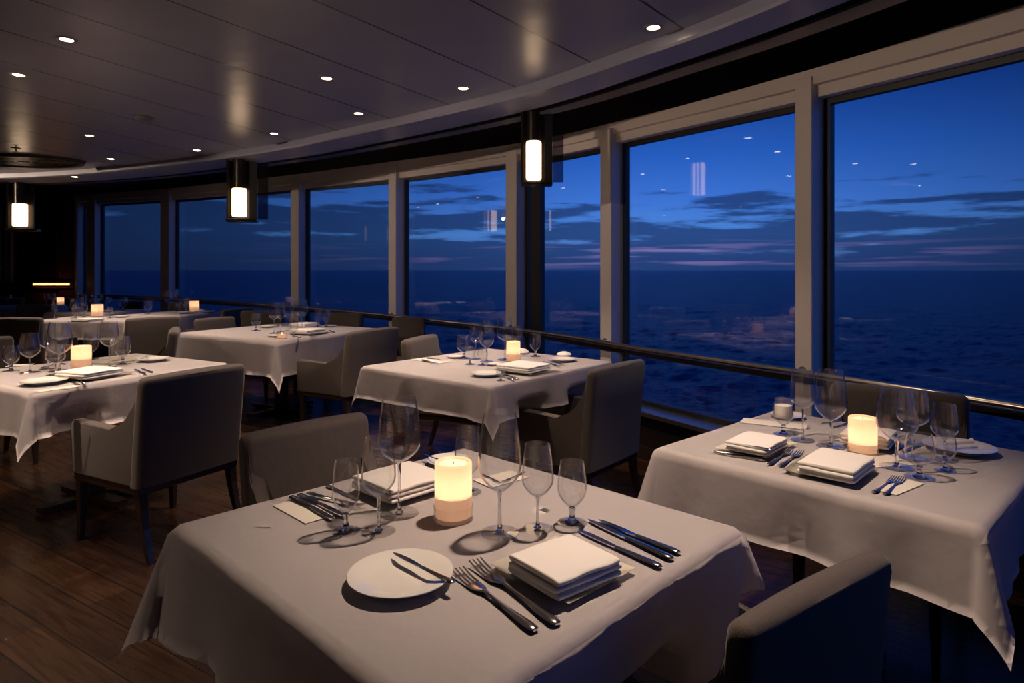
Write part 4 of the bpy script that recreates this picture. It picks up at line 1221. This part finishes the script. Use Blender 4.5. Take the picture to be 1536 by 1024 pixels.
cutlery('spoon', (229, 531), (203, 540), 'spoon lying across the right plate of the left table', z=.02, maxlen=.13)
charger((124, 570), (150, 577), (208, 559), 'square ivory plate under the napkin of the left table')
napkin((127, 562), (148, 571), (200, 555), 'folded white napkin at the front edge of the left table')
cutlery('fork', (133, 577), (107, 564), 'left fork in front of the left table candle', maxlen=.2)
cutlery('fork', (123, 579), (99, 567), 'right fork in front of the left table candle', maxlen=.2)
cutlery('knife', (222, 562), (196, 551), 'left knife beside the big dark armchair on the left table', maxlen=.22)
cutlery('knife', (230, 558), (209, 551), 'right knife beside the big dark armchair on the left table', maxlen=.2)
paper(at(88, 583, TZ), radians(60), .17, .055, 'ivory card near the front corner of the left table')
cutlery('knife', (104, 583), (72, 584), 'knife lying on the card near the front corner of the left table', z=.003, maxlen=.14)
charger((148, 541), (168, 546), (198, 536), 'square ivory plate behind the candle of the left table')
paper(at(30, 548, TZ), radians(20), .12, .09, 'ivory card behind the short left glass on the left table')
cutlery('knife', (62, 551), (84, 545), 'knife behind the tall glasses of the left table', maxlen=.18)
cutlery('fork', (100, 546), (80, 541), 'fork behind the tall glasses of the left table', maxlen=.18)

# ---- far tables
candle('T6', 148.6, 474.5, 17, 18, 'glowing candle on the far left table behind the left table', 2.4)
for px, py, hh, w, lab, k in ((32, 478, 24, 9, 'slim glass near the left end of the far left table', 'white'), (104, 481, 23, 10, 'dark looking glass standing left of the far candle', 'goblet'),
                           (111, 477, 28, 11, 'wine glass close to the far left candle', 'wine'), (165, 477, 16, 8, 'small glass right of the far left candle', 'goblet'), (126, 476, 22, 9, 'small glass behind the far left candle', 'goblet')):
    glass('T6', k, px, py, hh, lab, w)
plate1('T6', 182, 476, 24, 'white plate at the right end of the far left table')
napkin((118, 479), (132, 480.5), (144, 477.5), 'folded napkin before the far left candle', z=.001)
candle('T7', 305, 466, 14, 16, 'glowing candle on the far table near the left windows', 2.4)
for px, py, hh, w, lab, k in ((290, 465, 33, 11, 'tall wine glass left of the candle near the left windows', 'wine'), (303, 462, 31, 11, 'tall wine glass behind the candle near the left windows', 'red'),
                           (282, 466, 20, 10, 'short glass left of the candle near the left windows', 'goblet'), (322, 463, 18, 9, 'short glass right of the candle near the left windows', 'goblet'),
                           (314, 464, 15, 7, 'tiny glass beside the candle near the left windows', 'goblet'), (222, 471, 20, 11, 'round glass at the left end of the far window table', 'goblet')):
    glass('T7', k, px, py, hh, lab, w)
plate1('T7', 278, 470, 26, 'white plate left on the far table near the left windows')
plate1('T7', 314, 469, 24, 'white plate right on the far table near the left windows')
x, y = put('T7', 331, 465, .06)
single('rolled_napkin', mk('dome', 'napkin', b_dome), 'rounded white napkin at the end of the far window table', 'napkin', x, y, ZC, 0, None)
for px, py, hh, w, lab, k in ((125, 466, 24, 11, 'left sparkling glass on the crowded far table', 'red'), (140, 465, 26, 11, 'middle sparkling glass on the crowded far table', 'red'),
                           (150, 463, 22, 9, 'right sparkling glass on the crowded far table', 'wine'), (165, 463, 17, 9, 'short glass on the crowded far table', 'goblet'),
                           (133, 469, 18, 8, 'front left glass of the crowded far table', 'goblet'), (194, 466, 20, 13, 'round glass at the right end of the crowded far table', 'goblet')):
    glass('T10', k, px, py, hh, lab, w)
plate1('T10', 160, 468, 22, 'white plate on the crowded far table')
plate1('T10', 118, 467, 22, 'white plate at the left of the crowded far table')
candle('T8', 108, 457, 10, 11, 'tiny glowing candle on the farthest table', 2.0)
for px, hh, lab in ((70, 18, 'glass left of the tiny candle on the farthest table'), (95, 18, 'glass beside the tiny candle on the farthest table'), (14, 16, 'glass at the left end of the farthest table')):
    glass('T8', 'white', px, 458, hh, lab, 7)
plate1('T9', 10, 471, 20, 'white plate on the far table at the left edge')

# nudge glasses that would touch a neighbour
for it in range(60):
    for i in range(len(RND)):
        for j in range(i):
            a, b = RND[i], RND[j]
            d = a[0].location - b[0].location; need = a[1] + b[1] + .003
            if d.length < need and (a[2] or b[2]):
                u = d.normalized() if d.length > 1e-4 else Vector((1, 0, 0)); gap = need - d.length
                k = .5 if (a[2] and b[2]) else 1
                if a[2]: a[0].location += u * gap * k
                if b[2]: b[0].location -= u * gap * k

# ------------------------------------------------------------------ camera and output settings
cam = bpy.data.cameras.new('camera'); co = bpy.data.objects.new('camera', cam); COL.objects.link(co)
co.location = (0, 0, H); co.rotation_euler = (pi / 2, 0, 0)
cam.sensor_width = 36; cam.lens = 36 * F / 1536; cam.shift_y = -(512 - HY) / 1536
cam.clip_end = 100000; cam.clip_start = .02
cam.dof.use_dof = True; cam.dof.focus_distance = 1.5; cam.dof.aperture_fstop = 10
S.camera = co
S.view_settings.view_transform = 'Standard'; S.view_settings.look = 'None'
S.view_settings.gamma = 1; S.view_settings.use_curve_mapping = False
S.view_settings.exposure = 0.0
c = S.cycles
c.max_bounces = 10; c.diffuse_bounces = 3; c.glossy_bounces = 4; c.transmission_bounces = 8; c.transparent_max_bounces = 32
c.sample_clamp_indirect = 4.0; c.sample_clamp_direct = 0; c.caustics_reflective = False; c.caustics_refractive = False
c.blur_glossy = .5
c.use_denoising = True
